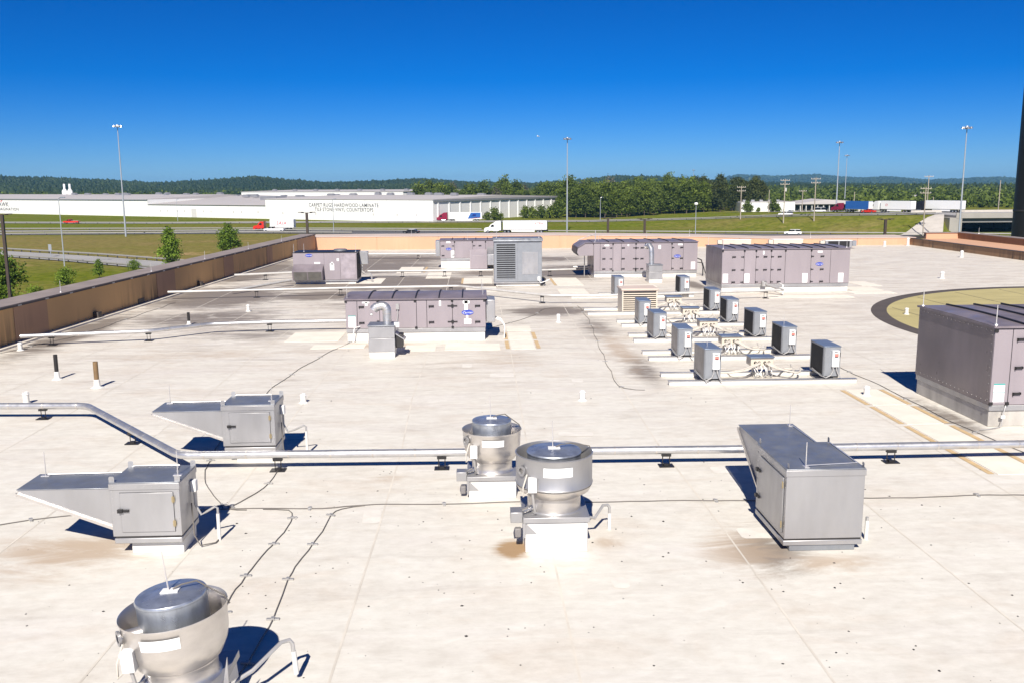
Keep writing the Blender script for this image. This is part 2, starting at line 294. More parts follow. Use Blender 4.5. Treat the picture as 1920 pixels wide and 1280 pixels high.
# ------------------------------------------------------------------ mesh helpers
class MB:
    def __init__(s): s.v = []; s.f = []
    def add(s, vs, fs):
        o = len(s.v); s.v += [tuple(p) for p in vs]; s.f += [tuple(i + o for i in f) for f in fs]; return s
    def box(s, x0, x1, y0, y1, z0, z1):
        return s.add([(x0, y0, z0), (x1, y0, z0), (x1, y1, z0), (x0, y1, z0), (x0, y0, z1), (x1, y0, z1), (x1, y1, z1), (x0, y1, z1)],
                     [(3, 2, 1, 0), (4, 5, 6, 7), (0, 1, 5, 4), (1, 2, 6, 5), (2, 3, 7, 6), (3, 0, 4, 7)])
    def prism(s, prof, a, b, axis='y'):
        n = len(prof)
        def pt(p, t): return {'y': (p[0], t, p[1]), 'x': (t, p[0], p[1]), 'z': (p[0], p[1], t)}[axis]
        vs = [pt(p, a) for p in prof] + [pt(p, b) for p in prof]
        area = sum(prof[i][0] * prof[(i + 1) % n][1] - prof[(i + 1) % n][0] * prof[i][1] for i in range(n))
        fs = [tuple(range(n)), tuple(range(2 * n - 1, n - 1, -1))] + [(i, i + n, (i + 1) % n + n, (i + 1) % n) for i in range(n)]
        flip = (area < 0) ^ (axis in 'xz') 
        # axis y: (x,z) counter-clockwise seen from -y keeps the front face outward
        if flip: fs = [tuple(reversed(f)) for f in fs]
        return s.add(vs, fs)
    def cyl(s, p0, p1, r0, r1=None, n=12, cap=True):
        r1 = r0 if r1 is None else r1
        p0 = Vector(p0); p1 = Vector(p1); d = (p1 - p0).normalized()
        a = d.orthogonal().normalized(); b = d.cross(a)
        vs = []
        for p, r in ((p0, r0), (p1, r1)):
            for i in range(n):
                t = 2 * math.pi * i / n; vs.append(p + (a * math.cos(t) + b * math.sin(t)) * r)
        fs = [(i, (i + 1) % n, (i + 1) % n + n, i + n) for i in range(n)]
        if cap: fs += [tuple(range(n - 1, -1, -1)), tuple(range(n, 2 * n))]
        return s.add(vs, fs)
    def tube(s, pts, r, n=8, cap=True):
        pts = [Vector(p) for p in pts]; vs = []; a = None
        for i, p in enumerate(pts):
            d = (pts[min(i + 1, len(pts) - 1)] - pts[max(i - 1, 0)]).normalized()
            a = d.orthogonal().normalized() if a is None else (a - d * a.dot(d)).normalized()
            b = d.cross(a); rr = r[i] if hasattr(r, '__len__') else r
            for k in range(n):
                t = 2 * math.pi * k / n; vs.append(p + (a * math.cos(t) + b * math.sin(t)) * rr)
        fs = []
        for i in range(len(pts) - 1):
            for k in range(n):
                fs.append((i * n + k, i * n + (k + 1) % n, (i + 1) * n + (k + 1) % n, (i + 1) * n + k))
        if cap: fs += [tuple(range(n - 1, -1, -1)), tuple(range((len(pts) - 1) * n, len(pts) * n))]
        return s.add(vs, fs)
    def lathe(s, prof, n=40, c=(0, 0)):
        vs = []
        for (r, z) in prof:
            for i in range(n):
                t = 2 * math.pi * i / n; vs.append((c[0] + r * math.cos(t), c[1] + r * math.sin(t), z))
        fs = []
        for j in range(len(prof) - 1):
            for i in range(n):
                fs.append((j * n + i, j * n + (i + 1) % n, (j + 1) * n + (i + 1) % n, (j + 1) * n + i))
        return s.add(vs, fs)
    def disc(s, c, r, n=24, ry=None, axis='z'):
        vs = []
        for i in range(n):
            t = 2 * math.pi * i / n; a, b = r * math.cos(t), (ry or r) * math.sin(t)
            vs.append((c[0] + a, c[1] + b, c[2]) if axis == 'z' else (c[0] + a, c[1], c[2] + b))
        return s.add(vs, [tuple(range(n))])
    def mesh(s, name, mat, smooth=True, ang=32):
        me = bpy.data.meshes.new(name); me.from_pydata(s.v, [], s.f); me.materials.append(M[mat] if isinstance(mat, str) else mat)
        if smooth:
            me.shade_smooth(); me.set_sharp_from_angle(angle=R(ang))
        return me
    def build(s, name, mat, parent=None, bevel=0, smooth=True, loc=None, ang=32):
        return obj(name, s.mesh(name, mat, smooth, ang), parent, bevel, loc)
def obj(name, me, parent=None, bevel=0, loc=None):
    o = bpy.data.objects.new(name, me); COL.objects.link(o)
    if parent: o.parent = parent
    if loc is not None: o.location = loc
    if bevel:
        md = o.modifiers.new('bevel', 'BEVEL'); md.width = bevel; md.segments = 2; md.limit_method = 'ANGLE'; md.angle_limit = R(40)
    return o
def tag(o, label, cat, group=None, kind=None):
    if label: o['label'] = label
    if cat: o['category'] = cat
    if group: o['group'] = group
    if kind: o['kind'] = kind
    return o
def thing(name, label, cat, loc=(0, 0, 0), rz=0.0, group=None):
    o = bpy.data.objects.new(name, None); COL.objects.link(o); o.empty_display_size = 0.2
    o.location = loc; o.rotation_euler = (0, 0, rz)
    return tag(o, label, cat, group)
def dup(root, loc, rz=0.0, label=None, scale=None):
    r = root.copy(); COL.objects.link(r); r.location = loc; r.rotation_euler = (0, 0, rz)
    if label: r['label'] = label
    if scale: r.scale = scale
    for ch in list(root.children):
        c = ch.copy(); COL.objects.link(c); c.parent = r
        for g in ch.children:
            d = g.copy(); COL.objects.link(d); d.parent = c
    return r
def text_mesh(body, size, mat, shear=0.0, align='CENTER'):
    cu = bpy.data.curves.new('lettering', 'FONT'); cu.body = body; cu.size = size; cu.shear = shear; cu.align_x = align; cu.align_y = 'CENTER'
    cu.resolution_u = 3; cu.extrude = 0.004 * size; cu.offset = 0.006 * size; cu.space_character = 1.12
    t = bpy.data.objects.new('tmp', cu); COL.objects.link(t)
    dg = bpy.context.evaluated_depsgraph_get(); me = bpy.data.meshes.new_from_object(t.evaluated_get(dg))
    bpy.data.objects.remove(t); me.materials.clear(); me.materials.append(M[mat]); me.name = 'lettering'
    # stand it up: text plane XY -> XZ, facing -Y
    me.transform(Matrix.Rotation(R(90), 4, 'X')); return me

# ------------------------------------------------------------------ terrain
def px_az(px): return math.degrees(math.atan((px - 960) / 1700)) + 2.15
def ridge(pts, rng_, tree):
    a = [px_az(p[0]) for p in pts]; z = [6 + ((353 - 0.0063 * p[0]) - p[1]) / 1700 * rng_ - tree for p in pts]
    return np.array(a), np.array(z)
RG1 = ridge([(-400, 338), (-150, 330), (0, 331), (140, 334), (230, 337), (300, 341), (400, 336), (490, 330), (560, 336), (620, 340), (720, 337), (790, 333), (880, 339), (1000, 341),
             (1100, 334), (1150, 328), (1250, 330), (1310, 335), (1400, 339), (1500, 341), (1700, 343), (1900, 346), (2300, 344)], 2300, 13)
RG2 = ridge([(-400, 350), (900, 352), (1250, 346), (1340, 338), (1375, 328), (1450, 331), (1520, 328), (1600, 334), (1660, 332), (1730, 338), (1850, 333), (1930, 336), (2300, 333)], 6500, 12)
RAMP = np.array([(-320, 455, -10.0), (-220, 432, -10.0), (-140, 413, -10.0), (-32, 404, -10.0), (10, 400, -10.0), (50, 378, -9.3), (90, 350, -7.5), (108, 335, -6.3), (122, 320, -5.5),
                 (139, 305, -4.9), (152, 296, -4.4)])
RAMPB = np.array([(150, 297, -4.5), (152, 322, -4.8), (146, 350, -5.2), (130, 395, -6.4), (120, 425, -7.4)])
def ramp_pt(x, y, lines=(RAMP, RAMPB)):
    best = np.full(np.shape(x), 1e9); hz = np.full(np.shape(x), -10.0)
    for a, b in [ab for Ln in lines for ab in zip(Ln[:-1], Ln[1:])]:
        d = b[:2] - a[:2]; L = d @ d
        t = np.clip(((x - a[0]) * d[0] + (y - a[1]) * d[1]) / L, 0, 1)
        dist = np.hypot(x - a[0] - t * d[0], y - a[1] - t * d[1]); z = a[2] + t * (b[2] - a[2])
        w = dist < best; best = np.where(w, dist, best); hz = np.where(w, z, hz)
    return best, hz
def terrain(x, y):
    x = np.asarray(x, float); y = np.asarray(y, float)
    r = np.hypot(x, y); az = np.degrees(np.arctan2(x, y))
    d, hz = ramp_pt(x, y)
    f = np.clip(1 - (d - 7) / 24, 0, 1); f = f * f * (3 - 2 * f)
    z = -10 + (hz + 10) * f
    # beyond the ramp on the right the land stays at the ramp's level
    sm = lambda e0, e1, t: (lambda q: q * q * (3 - 2 * q))(np.clip((t - e0) / (e1 - e0), 0, 1))
    z = np.maximum(z, -10 + 2.6 * sm(360, 420, y) * sm(60, 130, x) * (1 - sm(1200, 1600, r)))
    cut = sm(0.0, 2.2, x - 0.5206 * y) * sm(250, 262, y) * (1 - sm(316, 326, y)); z = z * (1 - cut) - 11.0 * cut
    z = z + (np.interp(az, *RG1) + 10) * sm(1150, 2300, r) * (1 - 0.8 * sm(2400, 3400, r))
    z = np.maximum(z, -10 + (np.interp(az, *RG2) + 10) * sm(4200, 6500, r))
    return z
rings = np.concatenate([[1.0], np.arange(40, 480, 4.5), np.geomspace(485, 2300, 60), np.geomspace(2360, 9500, 40)])
azs = np.concatenate([np.arange(-50, 55, 0.35), np.arange(55, 310, 8.0)])
az, rr = np.meshgrid(np.radians(azs), rings); X = rr * np.sin(az); Yy = rr * np.cos(az); Z = terrain(X, Yy)
nA = len(azs); nR = len(rings)
V = np.stack([X, Yy, Z], -1).reshape(-1, 3)
F = [(i * nA + j, i * nA + (j + 1) % nA, (i + 1) * nA + (j + 1) % nA, (i + 1) * nA + j) for i in range(nR - 1) for j in range(nA)]
me = bpy.data.meshes.new('ground'); me.from_pydata(V.tolist(), [], [tuple(reversed(f)) for f in F]); me.materials.append(M['ground']); me.shade_smooth()
tag(obj('ground', me), None, None, kind='structure')

def strip(name, pts, w, mat, dz=0.12, zf=None, parent=None, offset=0.0, step=6.0):
    P2 = [Vector((p[0], p[1])) for p in pts]; out = []
    for a, b in zip(P2[:-1], P2[1:]):
        n = max(1, int((b - a).length / step)); out += [a.lerp(b, i / n) for i in range(n)]
    out.append(P2[-1])
    for _ in range(3): out = [out[0]] + [(out[i - 1] + out[i] * 2 + out[i + 1]) / 4 for i in range(1, len(out) - 1)] + [out[-1]]
    vs = []
    for i, p in enumerate(out):
        d = (out[min(i + 1, len(out) - 1)] - out[max(i - 1, 0)]).normalized(); nrm = Vector((-d.y, d.x))
        for s in (-1, 1):
            q = p + nrm * (offset + s * w / 2)
            z = float(zf(p.x, p.y)) if zf else float(terrain(p.x, p.y)); vs.append((q.x, q.y, z + dz))
    fs = [(2 * i, 2 * i + 2, 2 * i + 3, 2 * i + 1) for i in range(len(out) - 1)]
    mb = MB(); mb.add(vs, fs); o = mb.build(name, mat, parent)
    return o, out
HWY = [(-330, 352), (-250, 338), (-170, 326), (-72, 323), (-22, 309), (13, 303), (97, 279), (160, 259), (260, 228)]
HWY2 = [(-330, 378), (-250, 364), (-170, 350), (-100, 341), (-50, 331), (0, 318)]
RAMP2 = [(-230, 300), (-160, 258), (-118, 229), (-90, 210), (-66, 190), (-40, 168), (-20, 150)]
flat = lambda x, y: -10.0
hw, _ = strip('highway', HWY, 13, 'asphalt', 0.10); tag(hw, None, None, kind='structure')
strip('edge_line', HWY, 0.14, 'line', 0.16, parent=hw, offset=5.6); strip('edge_line', HWY, 0.14, 'line', 0.16, parent=hw, offset=-5.6)
h2, _ = strip('far_carriageway', HWY2, 11, 'asphalt', 0.06); tag(h2, None, None, kind='structure')
strip('edge_line', HWY2, 0.14, 'line', 0.12, parent=h2, offset=4.6)
rp, _ = strip('slip_road', RAMP2, 11, 'paleroad', 0.12); tag(rp, None, None, kind='structure')
strip('edge_line', RAMP2, 0.2, 'line', 0.17, parent=rp, offset=4.2); strip('edge_line', RAMP2, 0.2, 'line', 0.17, parent=rp, offset=-4.2)
fr, _ = strip('frontage_road', [tuple(p[:2]) for p in RAMP], 9, 'paleroad', 0.12, zf=lambda x, y: ramp_pt(np.array(x), np.array(y))[1]); tag(fr, None, None, kind='structure')

bq, _ = strip('bridge_approach', [tuple(p[:2]) for p in RAMPB], 10, 'paleroad', 0.14, zf=lambda x, y: ramp_pt(np.array(x), np.array(y), (RAMPB,))[1]); tag(bq, None, None, kind='structure')
def guardrail(label, pts, off, spacing, post_mat='dark', zf=None, n_post=None):
    t = thing('guardrail', label, 'guardrail', (0, 0, 0), 0, 'guardrails along the roads')
    P2 = [Vector((p[0], p[1])) for p in pts]; out = []
    for a, b in zip(P2[:-1], P2[1:]):
        n = max(1, int((b - a).length / 6)); out += [a.lerp(b, i / n) for i in range(n)]
    out.append(P2[-1])
    for _ in range(3): out = [out[0]] + [(out[i - 1] + out[i] * 2 + out[i + 1]) / 4 for i in range(1, len(out) - 1)] + [out[-1]]
    line = []
    for i, p in enumerate(out):
        d = (out[min(i + 1, len(out) - 1)] - out[max(i - 1, 0)]).normalized(); q = p + Vector((-d.y, d.x)) * off
        line.append(Vector((q.x, q.y, float(zf(p.x, p.y)) if zf else float(terrain(p.x, p.y)))))
    vs = []; fs = []
    prof = [(0.06, 0.85), (-0.02, 0.80), (-0.06, 0.73), (-0.02, 0.66), (-0.06, 0.57), (-0.02, 0.50), (0.06, 0.45), (0.10, 0.65)]
    for i, p in enumerate(line):
        d = (line[min(i + 1, len(line) - 1)] - line[max(i - 1, 0)]).normalized(); nrm = Vector((-d.y, d.x, 0))
        for (a, z) in prof: vs.append(p + nrm * a + Vector((0, 0, z)))
    k = len(prof)
    for i in range(len(line) - 1):
        for j in range(k): fs.append((i * k + j, (i + 1) * k + j, (i + 1) * k + (j + 1) % k, i * k + (j + 1) % k))
    MB().add(vs, fs).build('rail', 'rail', t)
    pm = MB().box(-0.09, 0.09, 0.02, 0.22, 0, 0.82).mesh('post', post_mat, False)
    acc = 0.0; cnt = 0
    for a, b in zip(line[:-1], line[1:]):
        L = (b - a).length; s = spacing - acc
        while s < L:
            q = a.lerp(b, s / L)
            if -32 < math.degrees(math.atan2(q.x, q.y)) < 36: obj('post', pm, t, 0, q)
            s += spacing
        acc = L - (s - spacing)
    return t
guardrail('grey guardrail on the near side of the highway, below the grass embankment', HWY, 7.3, 8.0)
guardrail('grey guardrail on the building side of the highway, edging the dry field', HWY[:4] + [(-40, 314.5)], -7.3, 6.0)
guardrail('grey guardrail on the far side of the far carriageway, below the warehouse lawn', HWY2, 6.3, 8.0)
guardrail('grey guardrail on the far edge of the pale slip road', RAMP2, 6.2, 4.0)
guardrail('grey guardrail on the near edge of the pale slip road, nearest the roof', RAMP2, -6.2, 4.0)
rz_ = lambda x, y: ramp_pt(np.array(x), np.array(y))[1]
guardrail('grey guardrail along the frontage road on top of the embankment', [tuple(p[:2]) for p in RAMP], -5.2, 6.0, zf=rz_)

# ------------------------------------------------------------------ roof and parapets
rf = MB(); rf.add([(-20.2, -25, 0), (46, -25, 0), (46, 87.2, 0), (-15.2, 87.2, 0), (-18.15, 34.5, 0)], [(0, 1, 2, 3, 4)])
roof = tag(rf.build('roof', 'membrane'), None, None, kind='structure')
lw_dir = Vector((2.85, 52.0, 0)).normalized(); lw_ang = math.atan2(-lw_dir.x, lw_dir.y)
for i, x in enumerate([-14.2, -11.1, -8.0, -4.9, -1.85, 1.15, 4.25, 7.35, 10.4, 13.5, 16.6, 19.7, 22.8]):
    pts = []; y0 = 5
    mb = MB(); n = 16; vs = []
    for k in range(n + 1):
        y = y0 + (86.5 - y0) * k / n; xx = x + 0.05 * math.sin(k * 1.7 + i) + 0.03 * math.sin(k * 4.1 + 2 * i)
        vs += [(xx - 0.016, y, 0.004), (xx + 0.016, y, 0.004)]
    mb.add(vs, [(2 * k, 2 * k + 1, 2 * k + 3, 2 * k + 2) for k in range(n)]); mb.build('lap_seam', 'seam', roof)

def rod(mb, x, y, z, h=0.45, r=0.010): mb.cyl((x, y, z), (x, y, z + h), r, r * 0.7, 6); mb.cyl((x, y, z), (x, y, z + 0.03), 0.05, 0.04, 8)

# left parapet: local y runs along the wall, x = 0 is the inner face
L0 = Vector((-18.15, 34.5, 0)) - lw_dir * 45
pw = thing('parapet_wall', 'long brown stucco parapet wall with grey coping along the left roof edge', 'wall', L0, lw_ang)
LEN = 45 + 52.2
MB().box(-1.25, -0.05, 0, LEN, -10, 1.5).build('wall_core', 'stucco', pw)
edges = [0, 20, 30.5, 36.0, 46.2, 48.7, 60.0, 62.6, 71.0, 73.0, 81.0, 82.6, 90.5, LEN]
for i, (a, b) in enumerate(zip(edges[:-1], edges[1:])):
    mau = i in (2, 4, 6, 8, 10)
    mauve = i % 2 == 0 and 0 < i
    MB().box(-0.05, 0.0 if not mauve else 0.018, a + 0.01, b - 0.01, -0.02, 1.5).build('stucco_panel', 'stucco_mauve' if mauve else 'stucco', pw)
MB().box(-1.32, 0.06, 0, LEN, 1.5, 1.545).build('coping', 'coping', pw)
MB().box(-0.06, 0.075, 0, LEN, 1.43, 1.497).build('coping_edge', 'coping_dark', pw)
for y in [50.2, 59.8, 68.0, 77.0, 86.0]:
    mb = MB(); rod(mb, -0.15, y, 1.545, 0.5, 0.014); mb.build('lightning_rod', 'rod', pw)
for k in range(34):
    MB().box(0.076, 0.084, 28 + k * 2.05, 28.25 + k * 2.05, 1.44, 1.49).build('cleat', 'galv', pw)
for y in (38.5, 57.5): MB().box(0.0, 0.03, y, y + 0.75, 0.02, 0.32).build('scupper', 'coping_dark', pw)
for y in (35.3, 52.6, 66.0): MB().box(0.0, 0.25, y, y + 0.35, 0.0, 0.33).build('scupper_box', 'coping_dark', pw)
MB().box(0.005, 0.35, 0, LEN - 0.6, 0.0, 0.07).build('cant_strip', 'seam', pw)

rw = thing('parapet_wall', 'sunlit peach stucco parapet wall across the far edge of the roof', 'wall', (-15.3, 86.7, 0), R(0.4))
RWT = [(-0.9, 1.22), (23.5, 1.20), (36.5, 0.94), (44.5, 0.68), (58.0, 0.68)]
def rw_top(x): return float(np.interp(x, [p[0] for p in RWT], [p[1] for p in RWT]))
MB().prism([(58.0, -10), (-0.9, -10)] + RWT, 0.05, 4.6, 'y').build('wall_core', 'stucco_peach', rw)
for i in range(10):
    a, b = 0.02 + i * 5.8, 5.78 + i * 5.8
    MB().prism([(a, 0), (a, rw_top(a)), (b, rw_top(b)), (b, 0)], 0, 0.05, 'y').build('stucco_panel', 'stucco_peach', rw)
MB().prism([(x, z + 0.002) for x, z in RWT] + [(x, z + 0.045) for x, z in reversed(RWT)], -0.05, 4.68, 'y').build('coping', 'coping_pale', rw)
for x in (9.0, 21.5, 36.0, 48.0):
    mb = MB(); rod(mb, x, 1.2, rw_top(x) + 0.04, 0.6, 0.018); mb.build('lightning_rod', 'rod', rw)

# right side: stepped terrace
tr = thing('terrace', 'raised peach terrace with shaded, stained brown side wall at the right roof edge', 'terrace', (42.1, 87, 0), R(0))
MB().box(0, 0.3, -60, -0.02, 0, 0.62).build('side_wall', 'stucco_brown', tr)
MB().box(0.3, 5.5, -60, 1.5, 0.1, 0.48).build('deck', 'stucco_peach', tr)
MB().box(-0.05, 0.36, -60, -0.02, 0.62, 0.66).build('coping', 'coping_dark', tr)
tw = thing('parapet_wall', 'stepped parapet wall behind the peach terrace at the far right', 'wall', (44.4, 88.5, 0), R(0))
MB().box(0, 3.2, 0, 0.5, 0.3, 1.05).build('front_wall', 'stucco_peach', tw)
MB().box(3.2, 4.0, -58, 0.5, -10, 1.05).build('side_wall', 'stucco_brown', tw)
MB().box(-0.12, 3.2, -0.1, 0.6, 1.05, 1.10).build('coping', 'coping', tw)
MB().box(3.12, 4.2, -58, 0.6, 1.052, 1.105).build('coping', 'coping', tw)
for y in (-3, -13): 
    mb = MB(); rod(mb, 3.6, y, 1.10, 0.6, 0.016); mb.build('lightning_rod', 'rod', tw)
MB().box(-2.2, 0, 0.3, 0.9, 0.5, 0.74).build('cable_tray', 'dark', tw)

# painted disc on the roof
lg = thing('painted_disc', 'large olive yellow disc with dark ring painted on the roof', 'roof painting', (32.4, 36.4, 0.0))
n = 128
vs = [(14.15 * math.cos(2 * math.pi * i / n), 14.15 * math.sin(2 * math.pi * i / n), 0.008) for i in range(n)]
vs = [v for v in vs]
MB().add(vs, [tuple(range(n))]).build('yellow_field', 'logo_yellow', lg)
ring = MB(); vs = []
for i in range(n):
    c, s = math.cos(2 * math.pi * i / n), math.sin(2 * math.pi * i / n); vs += [(14.15 * c, 14.15 * s, 0.008), (14.85 * c, 14.85 * s, 0.008)]
ring.add(vs, [(2 * i, 2 * i + 1, (2 * i + 3) % (2 * n), (2 * i + 2) % (2 * n)) for i in range(n)]).build('dark_ring', 'logo_dark', lg)
for k in range(7):
    x = -12.3 + k * 3.1; h = math.sqrt(14.1 ** 2 - x * x) - 0.3
    MB().add([(x, -h, 0.011), (x + 0.05, -h, 0.011), (x + 0.05, h, 0.011), (x, h, 0.011)], [(0, 1, 2, 3)]).build('painted_seam', 'logo_dark', lg)

# walk pads lying on the roof
def pad(x0, x1, y0, y1, rz=0, tape=True):
    cx, cy = (x0 + x1) / 2, (y0 + y1) / 2; w, h = (x1 - x0) / 2, (y1 - y0) / 2
    o = MB().box(-w, w, -h, h, 0.001, 0.012).build('walk_pad', 'pad', roof, loc=(cx, cy, 0)); o.rotation_euler.z = rz
    return o
def tape(x0, x1, y0, y1, rz=0):
    cx, cy = (x0 + x1) / 2, (y0 + y1) / 2; w, h = (x1 - x0) / 2, (y1 - y0) / 2
    o = MB().add([(-w, -h, 0.007), (w, -h, 0.007), (w, h, 0.007), (-w, h, 0.007)], [(0, 1, 2, 3)]).build('tan_tape', 'tan', roof, loc=(cx, cy, 0)); o.rotation_euler.z = rz
for k in range(4):                                             # row beside the right-hand unit
    y1 = 25.7 - k * 2.02; pad(10.78, 11.72, y1 - 1.9, y1)
    tape(10.60, 10.74, y1 - 1.85, y1 - 0.05); tape(11.76, 11.90, y1 - 1.85, y1 - 0.05)
for k in range(2):
    pad(1.22, 2.12, 33.1 + k * 2.05, 35.0 + k * 2.05); tape(1.02, 1.17, 33.2 + k * 2.05, 34.9 + k * 2.05); tape(2.17, 2.32, 33.2 + k * 2.05, 34.9 + k * 2.05)
pad(1.2, 2.2, 37.3, 38.6); pad(-1.25, 0.8, 33.0, 34.3); pad(-2.75, -1.6, 33.0, 34.2); pad(-6.3, -4.3, 33.7, 34.5); pad(-7.6, -5.5, 35.3, 37.6)
for (x, y, w, h) in [(0.0, 57.5, 1.8, 3.4), (0.2, 52.8, 1.8, 2.6), (-4.8, 65.5, 1.7, 4.6), (-2.6, 61.2, 1.6, 4.0), (-7.0, 58.0, 2.0, 3.2), (5.6, 56.5, 1.6, 4.5), (5.4, 51.0, 1.6, 3.0),
                     (21.8, 49.2, 2.4, 1.2), (22.0, 51.0, 1.8, 1.8), (17.5, 47.6, 5.0, 1.0), (23.2, 53.5, 1.2, 2.4), (9.6, 53.6, 2.0, 1.2)]:
    pad(x - w / 2, x + w / 2, y - h / 2, y + h / 2)
for (x, y, l) in [(-3.75, 65.5, 4.2), (-0.95, 57.5, 3.2), (4.7, 56.5, 4.2)]: tape(x - 0.08, x + 0.08, y - l / 2, y + l / 2)

PQ = random.Random(21)
for k in range(16):                                            # welded repair patches
    w, h = PQ.uniform(0.25, 0.9), PQ.uniform(0.2, 0.7); x, y = PQ.uniform(-9, 10), PQ.uniform(10.5, 46)
    vs = [(-w / 2 + 0.06, -h / 2, 0.0045), (w / 2 - 0.06, -h / 2, 0.0045), (w / 2, -h / 2 + 0.06, 0.0045), (w / 2, h / 2 - 0.06, 0.0045), (w / 2 - 0.06, h / 2, 0.0045), (-w / 2 + 0.06, h / 2, 0.0045), (-w / 2, h / 2 - 0.06, 0.0045), (-w / 2, -h / 2 + 0.06, 0.0045)]
    o = MB().add(vs, [tuple(range(8))]).build('repair_patch', 'patch', roof, loc=(x, y, 0.0008 * (k % 4))); o.rotation_euler.z = PQ.uniform(-0.1, 0.1)
# loose specks of grit
mb = MB()
for i in range(420):
    x = rng.gauss(1.0, 4.5) if i < 300 else rng.uniform(-8, 9); y = rng.uniform(9.5, 19) if i < 340 else rng.uniform(19, 34); s = rng.choice([0.006, 0.008, 0.012, 0.016, 0.022]) * rng.uniform(0.7, 1.3)
    a = rng.uniform(0, 6.28); vs = []
    for k in range(5):
        t = a + 2 * math.pi * k / 5; vs.append((x + s * rng.uniform(0.6, 1.3) * math.cos(t), y + s * rng.uniform(0.6, 1.3) * math.sin(t), 0.001))
    vs.append((x, y, s * 0.6)); mb.add(vs, [(k, (k + 1) % 5, 5) for k in range(5)])
tag(mb.build('roof_grit', 'dark'), 'dark grit and leaf specks scattered over the pale roof', 'grit', kind='stuff')

# ------------------------------------------------------------------ packaged rooftop units
LOGO_TXT = text_mesh('Carrier', 0.15, 'sticker', 0.35)
def badge(parent, x, y, z, s=1.0):
    o = MB(); n = 28
    vs = [(0.29 * s * math.cos(2 * math.pi * i / n), 0, 0.125 * s * math.sin(2 * math.pi * i / n)) for i in range(n)]
    vb = [(a, 0.012, c) for a, b, c in vs]
    o.add(vs + vb, [tuple(range(n))] + [(i, i + n, (i + 1) % n + n, (i + 1) % n) for i in range(n)])
    b = o.build('badge', 'blue', parent, loc=(x, y, z))
    t = obj('lettering', LOGO_TXT, b, 0, (0, -0.004, -0.005)); t.scale = (s, 1, s)
HANDLE = MB().box(-0.10, 0.10, -0.05, -0.035, -0.02, 0.035).box(-0.10, -0.075, -0.05, 0, -0.05, 0.03).box(0.06, 0.1, -0.05, 0, -0.02, 0.035).mesh('handle', 'black', False)
LATCH = MB().box(-0.05, 0.10, -0.035, 0, -0.018, 0.018).box(-0.05, -0.015, -0.045, 0, -0.045, 0.045).mesh('hinge', 'black', False)
CROSS = MB().box(-0.19, 0.19, -0.035, 0, -0.018, 0.018).box(-0.045, 0.045, -0.05, 0, -0.055, 0.055).mesh('hinge', 'black', False)
STUB = MB().box(-0.045, 0.045, -0.03, 0, -0.04, 0.04).mesh('clip', 'black', False)
def carrier(label, loc, W, D, zc, zb, H, panels, handles=(), hinges=(), crosses=(), stubs=(), stickers=(), logo=None, ribs=6, rods=(), side_mat='lilac_side', rise=0.05, rz=0.0, curb='curb'):
    """curb 0..zc, galvanised base rail zc..zb, cabinet zb..H, roof above; front face at local y = 0"""
    t = thing('rooftop_unit', label, 'air conditioner', loc, rz, 'lilac rooftop air handlers')
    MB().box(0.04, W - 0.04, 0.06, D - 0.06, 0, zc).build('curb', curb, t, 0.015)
    MB().box(0.02, W - 0.02, 0.02, D - 0.02, zc, zb).build('base_rail', 'galv', t, 0.008)
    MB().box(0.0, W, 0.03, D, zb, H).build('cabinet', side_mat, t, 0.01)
    for a, b in zip(panels[:-1], panels[1:]):
        MB().box(a + 0.009, b - 0.009, 0.0, 0.03, zb + 0.02, H - 0.03).build('panel', 'lilac', t, 0.004)
        if a > 0: MB().box(a - 0.02, a + 0.02, 0.016, 0.0295, zb + 0.02, H - 0.03).build('panel_gap', 'black', t)
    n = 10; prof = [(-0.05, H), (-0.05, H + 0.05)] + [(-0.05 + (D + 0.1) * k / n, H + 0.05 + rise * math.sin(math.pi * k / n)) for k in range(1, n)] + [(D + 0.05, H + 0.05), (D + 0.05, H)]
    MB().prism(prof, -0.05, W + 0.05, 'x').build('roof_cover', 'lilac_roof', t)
    for k in range(ribs):
        x = W * (k + 1) / (ribs + 1); vs = []
        pr = [(-0.04 + (D + 0.08) * q / n, H + 0.05 + rise * math.sin(math.pi * q / n)) for q in range(n + 1)]
        mb = MB().prism([(a, b - 0.01) for a, b in pr] + [(a, b + 0.045) for a, b in reversed(pr)], x - 0.022, x + 0.022, 'x'); mb.build('roof_rib', 'rib', t, smooth=False)
    for x, z in handles: obj('handle', HANDLE, t, 0, (x, 0, z))
    for x, z, s in hinges:
        o = obj('hinge', LATCH, t, 0, (x, 0, z)); o.scale = (s, 1, 1)
    for x, z in crosses: obj('hinge', CROSS, t, 0, (x, 0, z))
    for x, z in stubs: obj('clip', STUB, t, 0, (x, -0.002, z))
    for (x, z, w, h, top) in stickers:
        s = MB().box(x, x + w, -0.006, 0, z, z + h).build('sticker', 'sticker', t)
        if top:
            MB().box(x, x + w, -0.010, -0.006, z + h * 0.93, z + h).build('sticker_band', 'teal', s)
            MB().box(x, x + w, -0.010, -0.006, z + h * 0.50, z + h * 0.53).build('sticker_band', 'teal', s)
    if logo: badge(t, logo[0], -0.014, logo[1], logo[2])
    for x, y in rods:
        mb = MB(); rod(mb, x, y, H + 0.05, 0.5, 0.013); mb.build('lightning_rod', 'rod', t)
    return t
